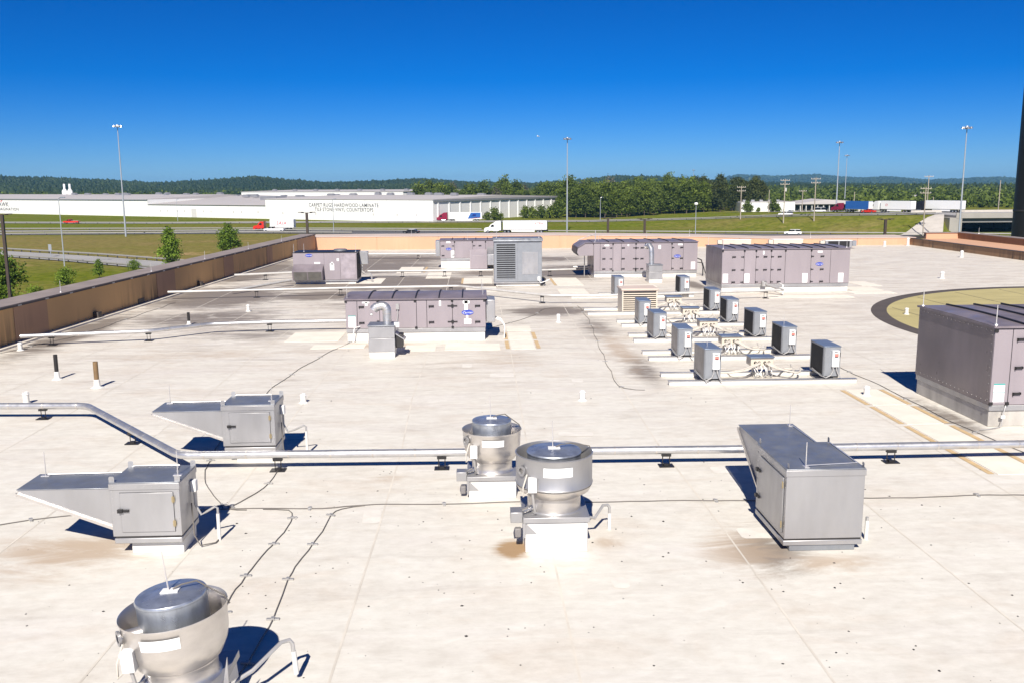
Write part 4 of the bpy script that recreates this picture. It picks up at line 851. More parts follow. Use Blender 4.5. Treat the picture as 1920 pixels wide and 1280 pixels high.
# ------------------------------------------------------------------ upblast exhaust fans
def exhaust_fan(label, loc, rb, zb, zt, zm, rz=0, straight=False, tilt=0.0, goose=None):
    """rb band radius, zb curb top, zm where the band starts, zt rim height"""
    t = thing('exhaust_fan', label, 'exhaust fan', loc, rz, 'upblast kitchen exhaust fans')
    hc = rb * 0.80
    MB().box(-hc, hc, -hc, hc, 0, zb).build('curb', 'curb', t, 0.01)
    MB().box(-hc - 0.035, hc + 0.035, -hc - 0.035, hc + 0.035, zb, zb + 0.09).build('base_flange', 'galv', t, 0.006)
    rt_ = rb * 0.70; z0 = zb + 0.09
    if straight:
        prof = [(rt_ * 1.05, z0), (rt_ * 0.98, z0 + 0.03), (rt_ * 0.98, z0 + 0.24), (rt_ * 1.0, z0 + 0.27), (rb * 0.93, zm - 0.12), (rb * 1.0, zm - 0.02), (rb * 1.02, zm), (rb * 1.0, zm + 0.02), (rb, zt - 0.02), (rb * 1.02, zt), (rb * 0.99, zt + 0.012), (rb * 0.975, zt - 0.02), (rb * 0.965, zm)]
    else:
        prof = [(rt_ * 1.05, z0), (rt_ * 0.98, z0 + 0.03), (rt_ * 0.98, z0 + 0.19), (rt_ * 1.03, z0 + 0.21), (rt_ * 1.03, z0 + 0.23), (rb * 0.80, z0 + 0.26), (rb * 0.93, zm), (rb * 0.975, zm + 0.12), (rb, zt - 0.03), (rb * 1.025, zt), (rb * 1.02, zt + 0.014), (rb * 0.99, zt - 0.01), (rb * 0.955, zm + 0.12), (rb * 0.9, zm)]
    band = MB().lathe(prof, 56).build('wind_band', 'alu' if not straight else 'galv', t, ang=50)
    if straight: MB().lathe([(rt_ * 1.0, z0 + 0.02), (rt_ * 1.0, z0 + 0.25), (rb * 0.94, zm - 0.125), (rb * 1.005, zm - 0.03)], 56).build('lower_bowl', 'alu', t, ang=50)
    rd = rb * (0.70 if straight else 0.66)
    dt = zt + (0.01 if straight else 0.17)
    MB().lathe([(rd * 0.9, zm), (rd, zm + 0.05), (rd, dt)], 48).build('motor_drum', 'alu_drum', t)
    cap = MB().lathe([(rd * 1.02, dt - 0.02), (rd * 1.03, dt), (rd * 1.0, dt + 0.02), (rd * 0.5, dt + 0.045), (0.001, dt + 0.05)], 48).build('cap', 'alu_drum', t, ang=45)
    MB().box(-0.10, 0.10, -0.06, 0.06, dt + 0.048, dt + 0.062).build('rod_plate', 'white', t)
    mb = MB(); mb.cyl((-0.02, 0, dt + 0.05), (-0.03, 0, dt + 0.52), 0.010, 0.007, 6); mb.build('lightning_rod', 'rod', t)
    MB().tube([(0.03, 0.0, dt + 0.07), (0.12, 0.03, dt + 0.10), (rd * 0.7, 0.10, dt + 0.10), (rb * 0.95, 0.12, zt + 0.05), (rb * 1.03, 0.12, zt - 0.05)], 0.010, 6).build('bonding_wire', 'greywire', t)
    # breather tube through the band and the drum
    MB().cyl((-rd * 0.7, -rd * 0.55, zm + 0.28), (-rb * 0.86, -rb * 0.52, zm + 0.27), 0.075, n=14).build('breather_tube', 'alu', t)
    brr = MB().lathe([(0.05, 0), (0.085, 0), (0.09, 0.03), (0.05, 0.03)], 18).build('breather_ring', 'galv', t)
    brr.matrix_local = Matrix.Translation((-rb * 0.855, -rb * 0.545, zm + 0.28)) @ Vector((-0.82, -0.57, 0)).to_track_quat('Z', 'Y').to_matrix().to_4x4()
    # disconnect switch, labels
    sx, sy = -rb * 0.62, -rb * 0.80
    sw = MB().box(sx - 0.07, sx + 0.07, sy - 0.10, sy + 0.03, zm - 0.02, zm + 0.22).build('switch_box', 'white', t, 0.01)
    MB().tube([(sx, sy - 0.03, zm - 0.02), (sx + 0.02, sy - 0.02, zm - 0.2), (sx + 0.05, sy + 0.06, zb + 0.14)], 0.022, 8).build('conduit', 'conduit', t)
    MB().tube([(sx - 0.04, sy - 0.05, zm), (sx - 0.15, sy - 0.03, zm - 0.1), (sx - 0.15, sy - 0.0, zm + 0.05), (sx - 0.08, sy + 0.06, zm + 0.25)], 0.014, 6).build('cord', 'pvc', t)
    lab = MB(); n = 10; a0, a1 = R(250), R(293); vs = []
    lz0, lz1 = zm + 0.48 * (zt - zm), zm + 0.80 * (zt - zm)
    rr0 = rb * (1.004 if straight else 0.992)
    for i in range(n + 1):
        a = a0 + (a1 - a0) * i / n; vs += [(rr0 * math.cos(a), rr0 * math.sin(a), lz0), ((rr0 + (0.0 if straight else 0.012)) * math.cos(a), (rr0 + (0.0 if straight else 0.012)) * math.sin(a), lz1)]
    lab.add([(v[0] * 1.006, v[1] * 1.006, v[2]) for v in vs], [(2 * i, 2 * i + 2, 2 * i + 3, 2 * i + 1) for i in range(n)]).build('label', 'sticker', t)
    # grease box on the left side
    gb = MB().box(-hc - 0.24, -hc - 0.04, -hc * 0.9, -hc * 0.35, zb - 0.02, zb + 0.16).build('grease_box', 'galv', t, 0.008)
    MB().box(-hc - 0.17, -hc - 0.06, -hc * 0.80, -hc * 0.58, zb - 0.30, zb - 0.14).build('grease_cup', 'cup', t, 0.02)
    MB().cyl((-hc - 0.05, -hc * 0.7, zb + 0.14), (-rt_ * 0.8, -rt_ * 0.45, zb + 0.16), 0.045, n=12).build('grease_spout', 'chrome', t)
    MB().add([(-hc, -hc - 0.003, zb), (-hc + 0.2, -hc - 0.003, zb - 0.2), (-hc, -hc - 0.003, zb - 0.2)], [(0, 1, 2)]).box(-hc - 0.04, -hc, -hc - 0.03, -hc + 0.05, zb - 0.25, zb).build('hinge_plate', 'galv', t)
    if goose:
        gx, gy = goose
        MB().tube([(hc, 0.0, zb - 0.1), (hc + (gx - hc) * 0.4, gy * 0.3, 0.33), (gx - 0.12, gy * 0.9, 0.46), (gx - 0.03, gy, 0.45), (gx, gy, 0.40), (gx, gy, 0.30)], 0.026, 10).build('power_conduit', 'conduit', t)
        MB().cyl((gx, gy, 0), (gx, gy, 0.30), 0.032, n=10).build('conduit_boot', 'curb', t)
    return t
exhaust_fan('spun aluminium exhaust fan with narrow drum, behind the larger fan in the centre', (0.24, 17.35, 0), 0.575, 0.36, 1.27, 0.85)
exhaust_fan('large galvanised exhaust fan with wide flat cap, nearest of the centre pair', (1.25, 14.72, 0), 0.645, 0.52, 1.58, 1.08, straight=True, goose=(1.02, 0.45))
fa = exhaust_fan('spun aluminium exhaust fan cut by the bottom edge, lower left', (-3.41, 9.80, 0), 0.585, 0.36, 1.28, 0.86, goose=(1.12, 0.62))
fa.rotation_euler = (0, R(-4.5), 0)
MB().prism([(0.44, 0.12), (0.56, 0.12), (0.60, 0.75)], -0.25, -0.22, 'y').build('hinge_plate', 'galv', fa)

# ------------------------------------------------------------------ intake hoods
def intake(label, loc, w, d, h, zc, hood, ht, rz=0.0, gx=0.75, curbcol='curb', inset=0.05, power=True):
    """box local x 0..w, y 0..d; hood runs out to -x"""
    t = thing('intake_unit', label, 'ventilator', loc, rz, 'hooded fresh-air intake units')
    MB().box(0.25, w - 0.02, 0.1, d - 0.1, 0, zc).build('curb', curbcol, t, 0.01)
    zb = zc + 0.12; H = zc + h
    MB().box(0.02, w - 0.0, -0.012, d + 0.012, zc, zb - 0.03).build('base_rail', 'galv', t, 0.012)
    MB().box(0.03, w - 0.01, 0.01, d - 0.01, zb - 0.03, zb).build('base_gap', 'dark', t)
    MB().box(0, w, 0, d, zb, H).build('casing', 'galv', t, 0.006)
    MB().box(-0.012, w + 0.012, -0.015, d + 0.015, H - 0.11, H - 0.004).build('top_band', 'galv', t, 0.006)
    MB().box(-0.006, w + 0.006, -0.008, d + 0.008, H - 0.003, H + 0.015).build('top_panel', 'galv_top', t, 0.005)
    dr = MB().box(0.16 * w / 1.12, w - 0.10, -0.022, 0, zb + 0.08, H - 0.16).build('door', 'galv', t, 0.005)
    MB().box(0.158 * w / 1.12 - 0.004, w - 0.096, -0.004, 0.0, zb + 0.074, H - 0.154).build('door_gap', 'black', t)
    for z in ((zb + H) / 2,) if h < 1.15 else (zb + 0.28, H - 0.42):
        MB().box(0.13, 0.30, -0.055, -0.022, z - 0.02, z + 0.02).box(0.12, 0.2, -0.07, -0.022, z - 0.03, z + 0.03).build('latch', 'black', dr)
    for z in (zb + 0.22, H - 0.28): MB().cyl((w - 0.10, -0.03, z - 0.06), (w - 0.10, -0.03, z + 0.06), 0.011, n=8).box(w - 0.125, w - 0.075, -0.028, -0.022, z - 0.045, z + 0.045).build('hinge', 'brass', dr)
    sc_ = MB()
    for q_ in range(7):
        zz = zb + 0.06 + (H - zb - 0.2) * q_ / 6
        for xx in (0.035, w - 0.035): sc_.cyl((xx, 0.0, zz), (xx, -0.006, zz), 0.008, n=6)
    for q_ in range(9):
        xx = 0.06 + (w - 0.12) * q_ / 8; sc_.cyl((xx, -0.015, H - 0.06), (xx, -0.021, H - 0.06), 0.008, n=6); sc_.cyl((xx, d + 0.0, zb + 0.05), (xx, d + 0.006, zb + 0.05), 0.008, n=6)
    sc_.build('screw', 'conduit', t)['kind'] = 'stuff'
    # hood
    x0 = -hood; top = H - ht; lip = 0.07; zlow = zb + 0.14
    prof = [(x0, top), (x0, top - lip), (0.0, zlow), (0.0, top)]
    MB().prism(prof, inset, d - inset, 'y').build('hood', 'galv', t, 0.005)
    MB().box(x0 - 0.012, 0.0, inset - 0.012, d - inset + 0.012, top + 0.001, top + 0.014).build('hood_top', 'galv_top', t, 0.004)
    L = math.hypot(hood, top - lip - zlow); nx, nz = (top - lip - zlow) / L, hood / L
    for yy in (inset - 0.035, d - inset + 0.005):
        MB().prism([(x0 - 0.02, top - lip + 0.03), (x0 - 0.02, top - lip - 0.02), (0.0, zlow - 0.03), (0.0, zlow + 0.025)], yy, yy + 0.03, 'y').build('hood_flange', 'alu', t)
    for (x, y) in ((0.03, 0.03), (w - 0.03, 0.03), (0.03, d - 0.03), (w - 0.03, d - 0.03)):
        MB().add([(x - 0.045, y, H - 0.06), (x + 0.045, y, H - 0.06), (x + 0.045, y, H + 0.09), (x + 0.03, y, H + 0.11), (x - 0.03, y, H + 0.11), (x - 0.045, y, H + 0.09)], [(0, 1, 2, 3, 4, 5)]).disc((x, y - 0.002, H + 0.06), 0.018, 10, axis='y').build('lifting_lug', 'galv', t)
    for (x, y, z) in ((x0 + 0.14, d - inset - 0.1, top + 0.014), (w - 0.12, 0.35, H + 0.015)):
        mb = MB(); mb.cyl((x, y, z), (x, y, z + 0.42), 0.010, 0.007, 6); mb.box(x - 0.07, x + 0.07, y - 0.04, y + 0.04, z, z + 0.012); mb.build('lightning_rod', 'rod', t)
    MB().tube([(w - 0.12, 0.35, H + 0.04), (w - 0.2, d * 0.6, H + 0.03), (w - 0.25, d - 0.04, H + 0.03), (0.1, d - 0.03, H + 0.03), (-0.1, d - inset - 0.03, top + 0.03), (x0 + 0.14, d - inset - 0.06, top + 0.03)], 0.009, 6).build('bonding_wire', 'rod', t)
    if power:
        # power on the far end face
        MB().box(w, w + 0.09, d * 0.62, d * 0.62 + 0.13, H - 0.36, H - 0.16).build('switch_box', 'white', t, 0.008)
        MB().tube([(w + 0.05, d * 0.68, H - 0.36), (w + 0.05, d * 0.68, H - 0.60), (w + 0.14, d * 0.68, H - 0.78), (w + gx * 0.55, d * 0.68, zb + 0.18), (w + gx * 0.9, d * 0.68, zb + 0.27), (w + gx, d * 0.68, zb + 0.24), (w + gx, d * 0.68, zb + 0.1)], 0.022, 8).build('conduit', 'conduit', t)
        MB().cyl((w + gx, d * 0.68, 0), (w + gx, d * 0.68, zb + 0.14), 0.03, n=10).build('conduit_boot', 'curb', t)
        MB().tube([(w + 0.04, d * 0.5, zb + 0.4), (w + 0.08, d * 0.4, 0.2), (w + 0.2, d * 0.3, 0.05), (w + 0.4, d * 0.5, 0.02), (w + gx, d * 0.75, 0.02)], 0.012, 6).build('ground_wire', 'greywire', t)
    else:
        MB().cyl((w - 0.45, d + 0.28, 0), (w - 0.45, d + 0.28, 0.34), 0.032, n=10).build('conduit_boot', 'curb', t)
        MB().cyl((w - 0.45, d + 0.28, 0.34), (w - 0.45, d + 0.28, 0.40), 0.028, n=10).build('conduit', 'conduit', t)
        MB().box(w - 0.62, w - 0.5, d + 0.013, d + 0.07, zb + 0.45, zb + 0.62).build('switch_box', 'conduit', t, 0.006)
    return t
intake('galvanised intake unit with a wedge hood, nearest on the left', (-6.05, 14.42, 0), 1.12, 0.90, 1.03, 0.22, 1.50, 0.10, gx=0.42)
intake('galvanised intake unit with a wedge hood, farther left one behind the silver pipe', (-5.62, 19.45, 0), 1.14, 0.95, 1.03, 0.28, 1.50, 0.13, gx=0.55)
intake('large galvanised intake unit on the right with its hood pointing away', (5.0, 15.57, 0), 1.55, 1.30, 1.30, 0.10, 1.60, 0.09, rz=R(-90), gx=0.35, curbcol='galv_top', inset=0.12, power=False)

# ------------------------------------------------------------------ pipes
def pipe_run(label, pts, r, supports=(), mat='jacket', seam=1.0, cat='pipe'):
    t = thing('pipe_run', label, cat, (pts[0][0], pts[0][1], 0), 0, 'pipe runs across the roof')
    o = Vector((pts[0][0], pts[0][1], 0)); P3 = [Vector(p) - o for p in pts]
    path = []
    for i, p in enumerate(P3):                                     # rounded elbows
        if 0 < i < len(P3) - 1:
            a = (P3[i - 1] - p).normalized(); b = (P3[i + 1] - p).normalized(); k = min(0.22, (P3[i - 1] - p).length / 3, (P3[i + 1] - p).length / 3)
            path += [p + a * k, p + (a + b) * k * 0.28, p + b * k]
        else: path.append(p)
    pp = MB().tube(path, r, 16).build('pipe', mat, t)
    if seam:
        mb = MB()
        for a, b in zip(P3[:-1], P3[1:]):
            L = (b - a).length; d = (b - a).normalized(); s = seam * 0.6
            while s < L - 0.2: mb.cyl(a + d * (s - 0.018), a + d * (s + 0.018), r * 1.045, n=16); s += seam
        if mb.v: mb.build('jacket_band', 'alu' if mat == 'jacket' else mat, pp)['kind'] = 'stuff'
    for (x, y, z) in supports:
        q = Vector((x, y, 0)) - o
        s = MB().box(-0.16, 0.16, -0.12, 0.12, 0, 0.02).cyl((-0.07, 0.03, 0), (-0.07, 0.03, z - r * 0.5), 0.011, n=6).cyl((0.07, -0.03, 0), (0.07, -0.03, z - r * 0.5), 0.011, n=6).box(-0.10, 0.10, -0.05, 0.05, z - r - 0.05, z - r + 0.01).box(-0.05, 0.05, -0.05, 0.05, 0.02, 0.06)
        s.build('pipe_stand', 'black', t, loc=q)
    return t
pipe_run('long silver jacketed pipe bending across the foreground of the roof', [(-16.5, 23.95, 0.36), (-10.31, 23.63, 0.36), (-6.43, 18.95, 0.36), (-0.34, 18.82, 0.36), (5.82, 18.70, 0.36), (14.5, 18.74, 0.36)], 0.085,
         [(-11.5, 23.72, 0.36), (-8.25, 21.2, 0.36), (-4.33, 18.9, 0.36), (-0.82, 18.83, 0.36), (4.02, 18.74, 0.36), (8.95, 18.72, 0.36)], seam=0.9)
pipe_run('silver pipe from the left wall to the long lilac unit', [(-17.55, 35.0, 0.40), (-12.98, 35.9, 0.40), (-11.1, 37.6, 0.40), (-8.9, 37.95, 0.40), (-4.9, 38.1, 0.40)], 0.08,
         [(-16.5, 35.25, 0.40), (-13.05, 35.95, 0.40), (-8.75, 37.98, 0.40)], seam=1.3)
pipe_run('white gas pipe crossing the middle roof behind the long lilac unit', [(-16.7, 49.3, 0.42), (-7.0, 50.4, 0.42), (-1.05, 50.8, 0.42), (3.6, 45.9, 0.42), (6.76, 45.7, 0.42), (12.4, 46.6, 0.42), (16.0, 47.2, 0.42)], 0.068,
         [(-12.1, 49.85, 0.42), (-7.6, 50.35, 0.42), (-1.5, 50.75, 0.42), (3.3, 46.2, 0.42), (15.2, 47.1, 0.42)], 'dullpipe', 0)
pipe_run('short white pipe between the left wall and the boxy hooded unit', [(-15.6, 58.7, 0.4), (-12.2, 60.1, 0.4)], 0.08, [(-13.8, 59.4, 0.4)], 'dullpipe', 0)
pipe_run('white pipe from the boxy hooded unit to the louvred tower', [(-7.3, 60.5, 0.4), (1.0, 60.4, 0.4)], 0.07, [(-5.0, 60.5, 0.4), (-2.2, 60.4, 0.4), (0.2, 60.4, 0.4)], 'dullpipe', 0)
pipe_run('white pipe between the louvred tower and the cowled unit', [(3.95, 60.0, 0.4), (7.4, 60.6, 0.4)], 0.07, [(4.8, 60.1, 0.4)], 'dullpipe', 0)
pipe_run('distant white pipe in front of the far peach wall', [(-9.2, 75.8, 0.4), (-2.9, 75.2, 0.4)], 0.08, [(-4.9, 75.4, 0.4)], 'dullpipe', 0)
pipe_run('low white duct running into the near corner of the boxy hooded unit', [(-13.9, 51.5, 0.2), (-11.4, 55.6, 0.35)], 0.075, [], 'dullpipe', 0)

# ------------------------------------------------------------------ vents
def vent(label, x, y, h, r, mat, top='white', boot=True):
    t = thing('vent_pipe', label, 'vent pipe', (x, y, 0), 0, 'small vent pipes through the roof')
    if mat == 'white':
        MB().lathe([(r * 1.9, 0.002), (r * 1.45, 0.02), (r * 1.12, 0.04), (r * 1.1, h * 0.8)], 20).build('boot', 'curb', t)
        MB().lathe([(r, h * 0.55), (r, h), (r * 0.8, h), (r * 0.78, h * 0.7), (0.001, h * 0.7)], 20).build('pipe', 'white', t)
        MB().lathe([(r * 1.2, h * 0.78), (r * 1.28, h * 0.80), (r * 1.28, h * 0.86), (r * 1.05, h * 0.88)], 20).build('collar', 'white', t)
    else:
        MB().lathe([(r * 2.8, 0.002), (r * 1.7, 0.03), (r * 1.3, 0.08), (r * 1.22, h * 0.30), (r * 1.0, h * 0.32)], 20).build('boot', 'curb', t)
        MB().lathe([(r, h * 0.25), (r, h), (r * 0.85, h), (r * 0.8, h * 0.6), (0.001, h * 0.6)], 20).build('pipe', mat, t)
    return t
vent('black vent pipe with white base near the left wall', -13.42, 28.8, 0.80, 0.062, 'black')
vent('brown vent pipe with white base, right of the black one', -11.64, 27.5, 0.80, 0.072, 'brownpipe')
vent('small black vent pipe beyond the silver pipe near the left wall', -12.76, 40.1, 0.55, 0.06, 'black')
for lab, x, y, h in [('short white vent stub behind the farther intake unit', -4.95, 25.1, 0.26), ('short white vent stub on open roof behind the centre fans', 2.92, 24.9, 0.28), ('white vent stub on the walk pads by the right unit', 11.1, 24.95, 0.28),
                     ('white vent stub hidden behind the silver pipe at far left', -12.8, 25.5, 0.34), ('white vent stub right of the cream pads near the long lilac unit', 3.55, 39.6, 0.36), ('white vent stub on bare roof left of the long lilac unit', -11.2, 44.3, 0.33),
                     ('white vent stub in front of the yellow painted disc', 29.3, 56.0, 0.45), ('white vent stub near the brown terrace wall', 39.1, 71.9, 0.55), ('white vent stub in the far right roof corner', 38.8, 85.3, 0.5), ('thin white vent stub at the terrace corner', 41.4, 86.0, 0.75),
                     ('white vent stub left of the parapet end of the silver pipe', -17.2, 34.2, 0.30), ('round white vent cap on the yellow disc', 19.75, 40.7, 0.3)]:
    vent(lab, x, y, h, 0.075 if y < 45 else 0.11, 'white')

# ------------------------------------------------------------------ lightning-protection cable
def cable(label, pts, clips=1.2, r=0.009, wob=0.05, mat='greywire'):
    t = thing('roof_cable', label, 'cable', (0, 0, 0), 0, 'lightning cables on the roof')
    q = random.Random(len(label)); P2 = [Vector(p) for p in pts]; path = []; ck = []
    acc = 0
    sm = []
    n = len(P2)
    for i in range(n - 1):
        a, b, c, d = P2[max(i - 1, 0)], P2[i], P2[i + 1], P2[min(i + 2, n - 1)]
        k = max(2, int((c - b).length / 0.25))
        for j in range(k):
            s = j / k; sm.append(0.5 * (2 * b + (c - a) * s + (2 * a - 5 * b + 4 * c - d) * s * s + (3 * b - a - 3 * c + d) * s ** 3))
    sm.append(P2[-1]); ph = q.uniform(0, 6)
    for i, p in enumerate(sm):
        d = (sm[min(i + 1, len(sm) - 1)] - sm[max(i - 1, 0)]).normalized(); nn = Vector((-d.y, d.x))
        w = wob * (math.sin(i * 0.55 + ph) * 0.6 + q.uniform(-0.25, 0.25)); path.append((p.x + nn.x * w, p.y + nn.y * w, r + 0.006))
    MB().tube(path, r, 6).build('wire', mat, t)
    cm = MB().box(-0.09, -0.02, -0.022, 0.022, 0, 0.025).box(0.02, 0.09, -0.022, 0.022, 0, 0.025).box(-0.025, 0.025, -0.035, 0.035, 0, 0.04).mesh('clip', 'conduit', False)
    acc = clips * 0.4
    for a, b in zip(path[:-1], path[1:]):
        acc += math.dist(a, b)
        if acc > clips:
            acc = 0; d = Vector(b) - Vector(a); o = obj('clip', cm, t, 0, (b[0], b[1], 0.002)); o.rotation_euler.z = math.atan2(-d.x, d.y) + q.uniform(-0.2, 0.2)
    return t
cable('grey roof cable running across the foreground behind the exhaust fans', [(-9.6, 15.45), (-7.62, 16.32), (-4.64, 16.52), (-3.0, 16.5), (-2.0, 16.6), (1.0, 16.6), (5.1, 16.47), (10.6, 16.47), (15, 16.4)], 2.4, 0.010)
cable('grey roof cable curving from the near intake unit to the cut-off fan', [(-4.1, 16.5), (-3.6, 16.42), (-3.47, 16.0), (-3.52, 15.0), (-3.66, 13.5), (-3.73, 12.5), (-3.3, 10.6)], 1.15)
cable('grey roof cable curving down right of the cut-off fan', [(-2.2, 16.58), (-2.6, 16.4), (-2.76, 16.1), (-2.85, 15.0), (-2.95, 13.8), (-2.97, 11.8), (-3.0, 10.4)], 1.15)
cable('grey roof cable zigzagging between the two left intake units', [(-4.64, 37.0), (-5.0, 35.0), (-5.64, 31.94), (-6.2, 27.6), (-6.22, 22.6), (-5.9, 19.0), (-4.9, 16.6)], 3.0)
cable('thin grey roof cable passing under the silver pipe by the near intake unit', [(-4.3, 18.95), (-4.35, 18.0), (-4.65, 16.9), (-4.75, 16.55), (-4.4, 16.5)], 1.2)
cable('grey roof cable left of the condenser rows', [(5.02, 45.0), (4.95, 40.0), (4.6, 34.5), (4.25, 28.0), (4.32, 26.3), (4.9, 26.0)], 4.0)
cable('dark roof cable sweeping past the right unit to the right edge', [(11.7, 30.4), (11.9, 28.8), (12.05, 25.5), (12.0, 23.0), (12.1, 20.5), (12.3, 19.1), (13.0, 17.8)], 3.5)
cable('grey roof cable along the foot of the left wall', [(-17.9, 33.0), (-16.6, 37.0), (-16.2, 42.0), (-15.9, 48.0)], 3.5, wob=0.1)
cable('grey roof cable leading from the long lilac unit toward the condensers', [(0.4, 37.9), (2.5, 41.5), (3.4, 44.0), (6.0, 44.1)], 3.0)

# ------------------------------------------------------------------ warehouse across the highway
K = Vector((-19.2, 402.0, -10)); WA = R(-34.25)
wh = thing('warehouse', 'long white warehouse with black product lettering across the highway', 'warehouse', K, WA)
MB().box(-104, 0, 0, 111, 0, 9.9).build('front_block', 'whwall', wh)
MB().prism([(-0.3, 9.9), (55, 11.2), (111, 9.9), (111, 9.7), (-0.3, 9.7)], -104.5, 0.5, 'x').build('roof', 'whroof', wh)
MB().box(0.0, 0.15, 0.0, 111, 0, 9.0).build('ribbed_side', 'whside', wh)
MB().box(0.15, 0.75, -0.1, 111, 8.9, 9.6).build('gutter', 'whgreydark', wh)
PIL = MB().box(0.15, 0.5, -0.35, 0.35, 0, 8.9).mesh('pilaster', 'whwall', False)
for k in range(13): obj('pilaster', PIL, wh, 0, (0, 3.5 + k * 8.4, 0))
MB().box(-196, -104, 0.6, 90, 0, 6.6).build('middle_block', 'whwall', wh)
MB().prism([(0.0, 6.6), (0.0, 6.75), (60, 10.4), (90, 9.5), (90, 6.6)], -196.2, -104.02, 'x').build('middle_roof', 'whroof', wh)
MB().box(-470, -196, 0, 110, 0, 9.2).build('left_block', 'whwall', wh)
MB().prism([(-0.4, 9.2), (-0.4, 9.5), (55, 11.4), (110, 9.5), (110, 9.2)], -470.5, -196, 'x').build('left_roof', 'whroof', wh)
MB().box(-470, -195.9, -0.5, -0.05, 8.8, 9.35).build('gutter', 'whgreydark', wh)
for x in [-470 + 7.6 * k for k in range(36)] + [-196 + 9.2 * k for k in range(11)] + [-104 + 13 * k for k in range(9)]:
    if x > -360: MB().box(x, x + 0.12, -0.03 if x < -196 or x >= -104 else 0.56, 0.0 if x < -196 or x >= -104 else 0.62, 0.1, 8.7 if x < -196 else 6.5 if x < -104 else 9.7).build('wall_joint', 'whgrey', wh)
MB().box(-160.5, -156.5, 0.5, 0.62, 0, 4.6).build('roller_door', 'whgrey', wh)
VENT = MB().box(-0.5, 0.5, -0.12, 0.05, 0, 1.0).mesh('wall_vent', 'whgrey', False)
for x in (-186, -180, -172, -166, -151, -145, -128, -122, -110): obj('wall_vent', VENT, wh, 0, (x, 0.6, 2.8))
for x in (-92, -70, -34, -20, -9): obj('wall_vent', VENT, wh, 0, (x, 0.0, 2.6))
for (s, cx, z, w) in [('CARPET·RUGS·HARDWOOD·LAMINATE', -52.5, 7.0, 43.5), ('TILE·STONE·VINYL·COUNTERTOPS', -52.2, 4.9, 36.5)]:
    tm = text_mesh(s, 2.4, 'ink'); xs = [v.co.x for v in tm.vertices]; k = w / (max(xs) - min(xs)); tm.transform(Matrix.Diagonal((k, 1, 1, 1)))
    obj('lettering', tm, wh, 0, (cx, -0.06, z))
for (s, xr, z, sz, w) in [('MOHAWK', -333.5, 5.6, 3.8, 22), ('E IMAGINATION', -322.5, 2.7, 2.5, 27)]:
    tm = text_mesh(s, sz, 'ink', align='RIGHT'); xs = [v.co.x for v in tm.vertices]; k = w / (max(xs) - min(xs)); tm.transform(Matrix.Diagonal((k, 1, 1, 1)))
    obj('lettering', tm, wh, 0, (xr, -0.06, z))
for k in range(2): MB().add([(-345.5 + 2.6 * k, -0.06, 7.2), (-344.5 + 2.6 * k, -0.06, 7.2), (-342.1 + 2.6 * k, -0.06, 8.6), (-343.1 + 2.6 * k, -0.06, 8.6)], [(0, 1, 2, 3)]).build('red_mark', 'redink', wh)
q = random.Random(3); UNIT = MB().box(-1.6, 1.6, -1, 1, 0, 1.0).box(-1.2, 1.2, -0.8, 0.8, 1.0, 1.25).mesh('roof_fan', 'galv', False)
for k in range(30):
    x = -345 + 11.6 * k + q.uniform(-2, 2); o = obj('roof_fan', UNIT, wh, 0, (x, 52 + q.uniform(-8, 8), 11.0 if x < -196 or x > -104 else 10.0)); o.scale = (q.uniform(0.8, 1.6), 1, q.uniform(0.8, 1.3))
for x in (-112, -140, -225): MB().box(x, x + 12, 30, 38, 7.5, 10.6).build('roof_plant', 'galv', wh)
wh2 = thing('warehouse', 'taller white hall rising behind the lettered warehouse', 'warehouse', K, WA)
MB().box(-290, -137, 150, 260, 0, 12.0).build('hall', 'whwall', wh2)
MB().prism([(149.6, 12.0), (149.6, 12.2), (205, 13.2), (260, 12.0)], -290.5, -136.5, 'x').build('roof', 'whroof', wh2)
for k in range(7): o = obj('roof_fan', UNIT, wh2, 0, (-276 + 21 * k, 170, 12.6))
sil = thing('silo_pair', 'twin white silos with short stacks rising above the warehouse roof at left', 'silo', (-292, 668, -10))
for dx in (-1.9, 1.9):
    MB().lathe([(1.8, 0), (1.8, 13.4), (0.9, 15.0), (0.75, 15.0), (0.75, 18.6), (0.001, 18.6)], 20, (dx, 0)).build('silo', 'whwall', sil)

# low commercial building on the right
cb = thing('shop_building', 'low white commercial building with grey roof beyond the embankment road', 'building', (126, 432, -7.4), R(-6))
MB().box(0, 25, 0, 30, 0, 4.4).build('white_wing', 'whwall', cb)
MB().box(0.5, 24.5, -0.1, 29, 4.4, 4.7).build('wing_roof', 'whroof', cb)
MB().box(25, 50, 3, 26, 0, 3.4).build('glazed_front', 'bridge', cb)
for k in range(9): MB().box(25.6 + k * 2.7, 27.6 + k * 2.7, 2.9, 3.0, 0.4, 2.8).build('window', 'glass', cb)
for k in range(10): MB().box(25.0 + k * 2.7, 25.4 + k * 2.7, 1.2, 1.6, 0, 3.4).build('column', 'whgrey', cb)
MB().prism([(24.6, 3.4), (24.6, 3.6), (40, 5.6), (66, 3.9), (66, 3.4)], 0.4, 30, 'y').build('grey_roof', 'whroof', cb)
MB().box(50, 65, 0.6, 26, 0, 3.4).build('white_end', 'cream', cb)
for k in range(3): MB().box(51.5 + k * 4.2, 53 + k * 4.2, 0.5, 0.6, 1.4, 2.6).build('window', 'glass', cb)
for k in range(5): MB().box(2 + k * 4, 3.6 + k * 4, 8, 10, 4.7, 5.5).build('roof_unit', 'galv', cb)
rb_ = thing('shed_building', 'distant long grey roofed shed among the trees at far right', 'building', (310, 640, -9), R(-20))
MB().box(0, 40, 0, 18, 0, 4).build('walls', 'whgrey', rb_); MB().prism([(-0.5, 4), (9, 6), (18.5, 4)], -0.5, 40.5, 'x').build('roof', 'whroof', rb_)

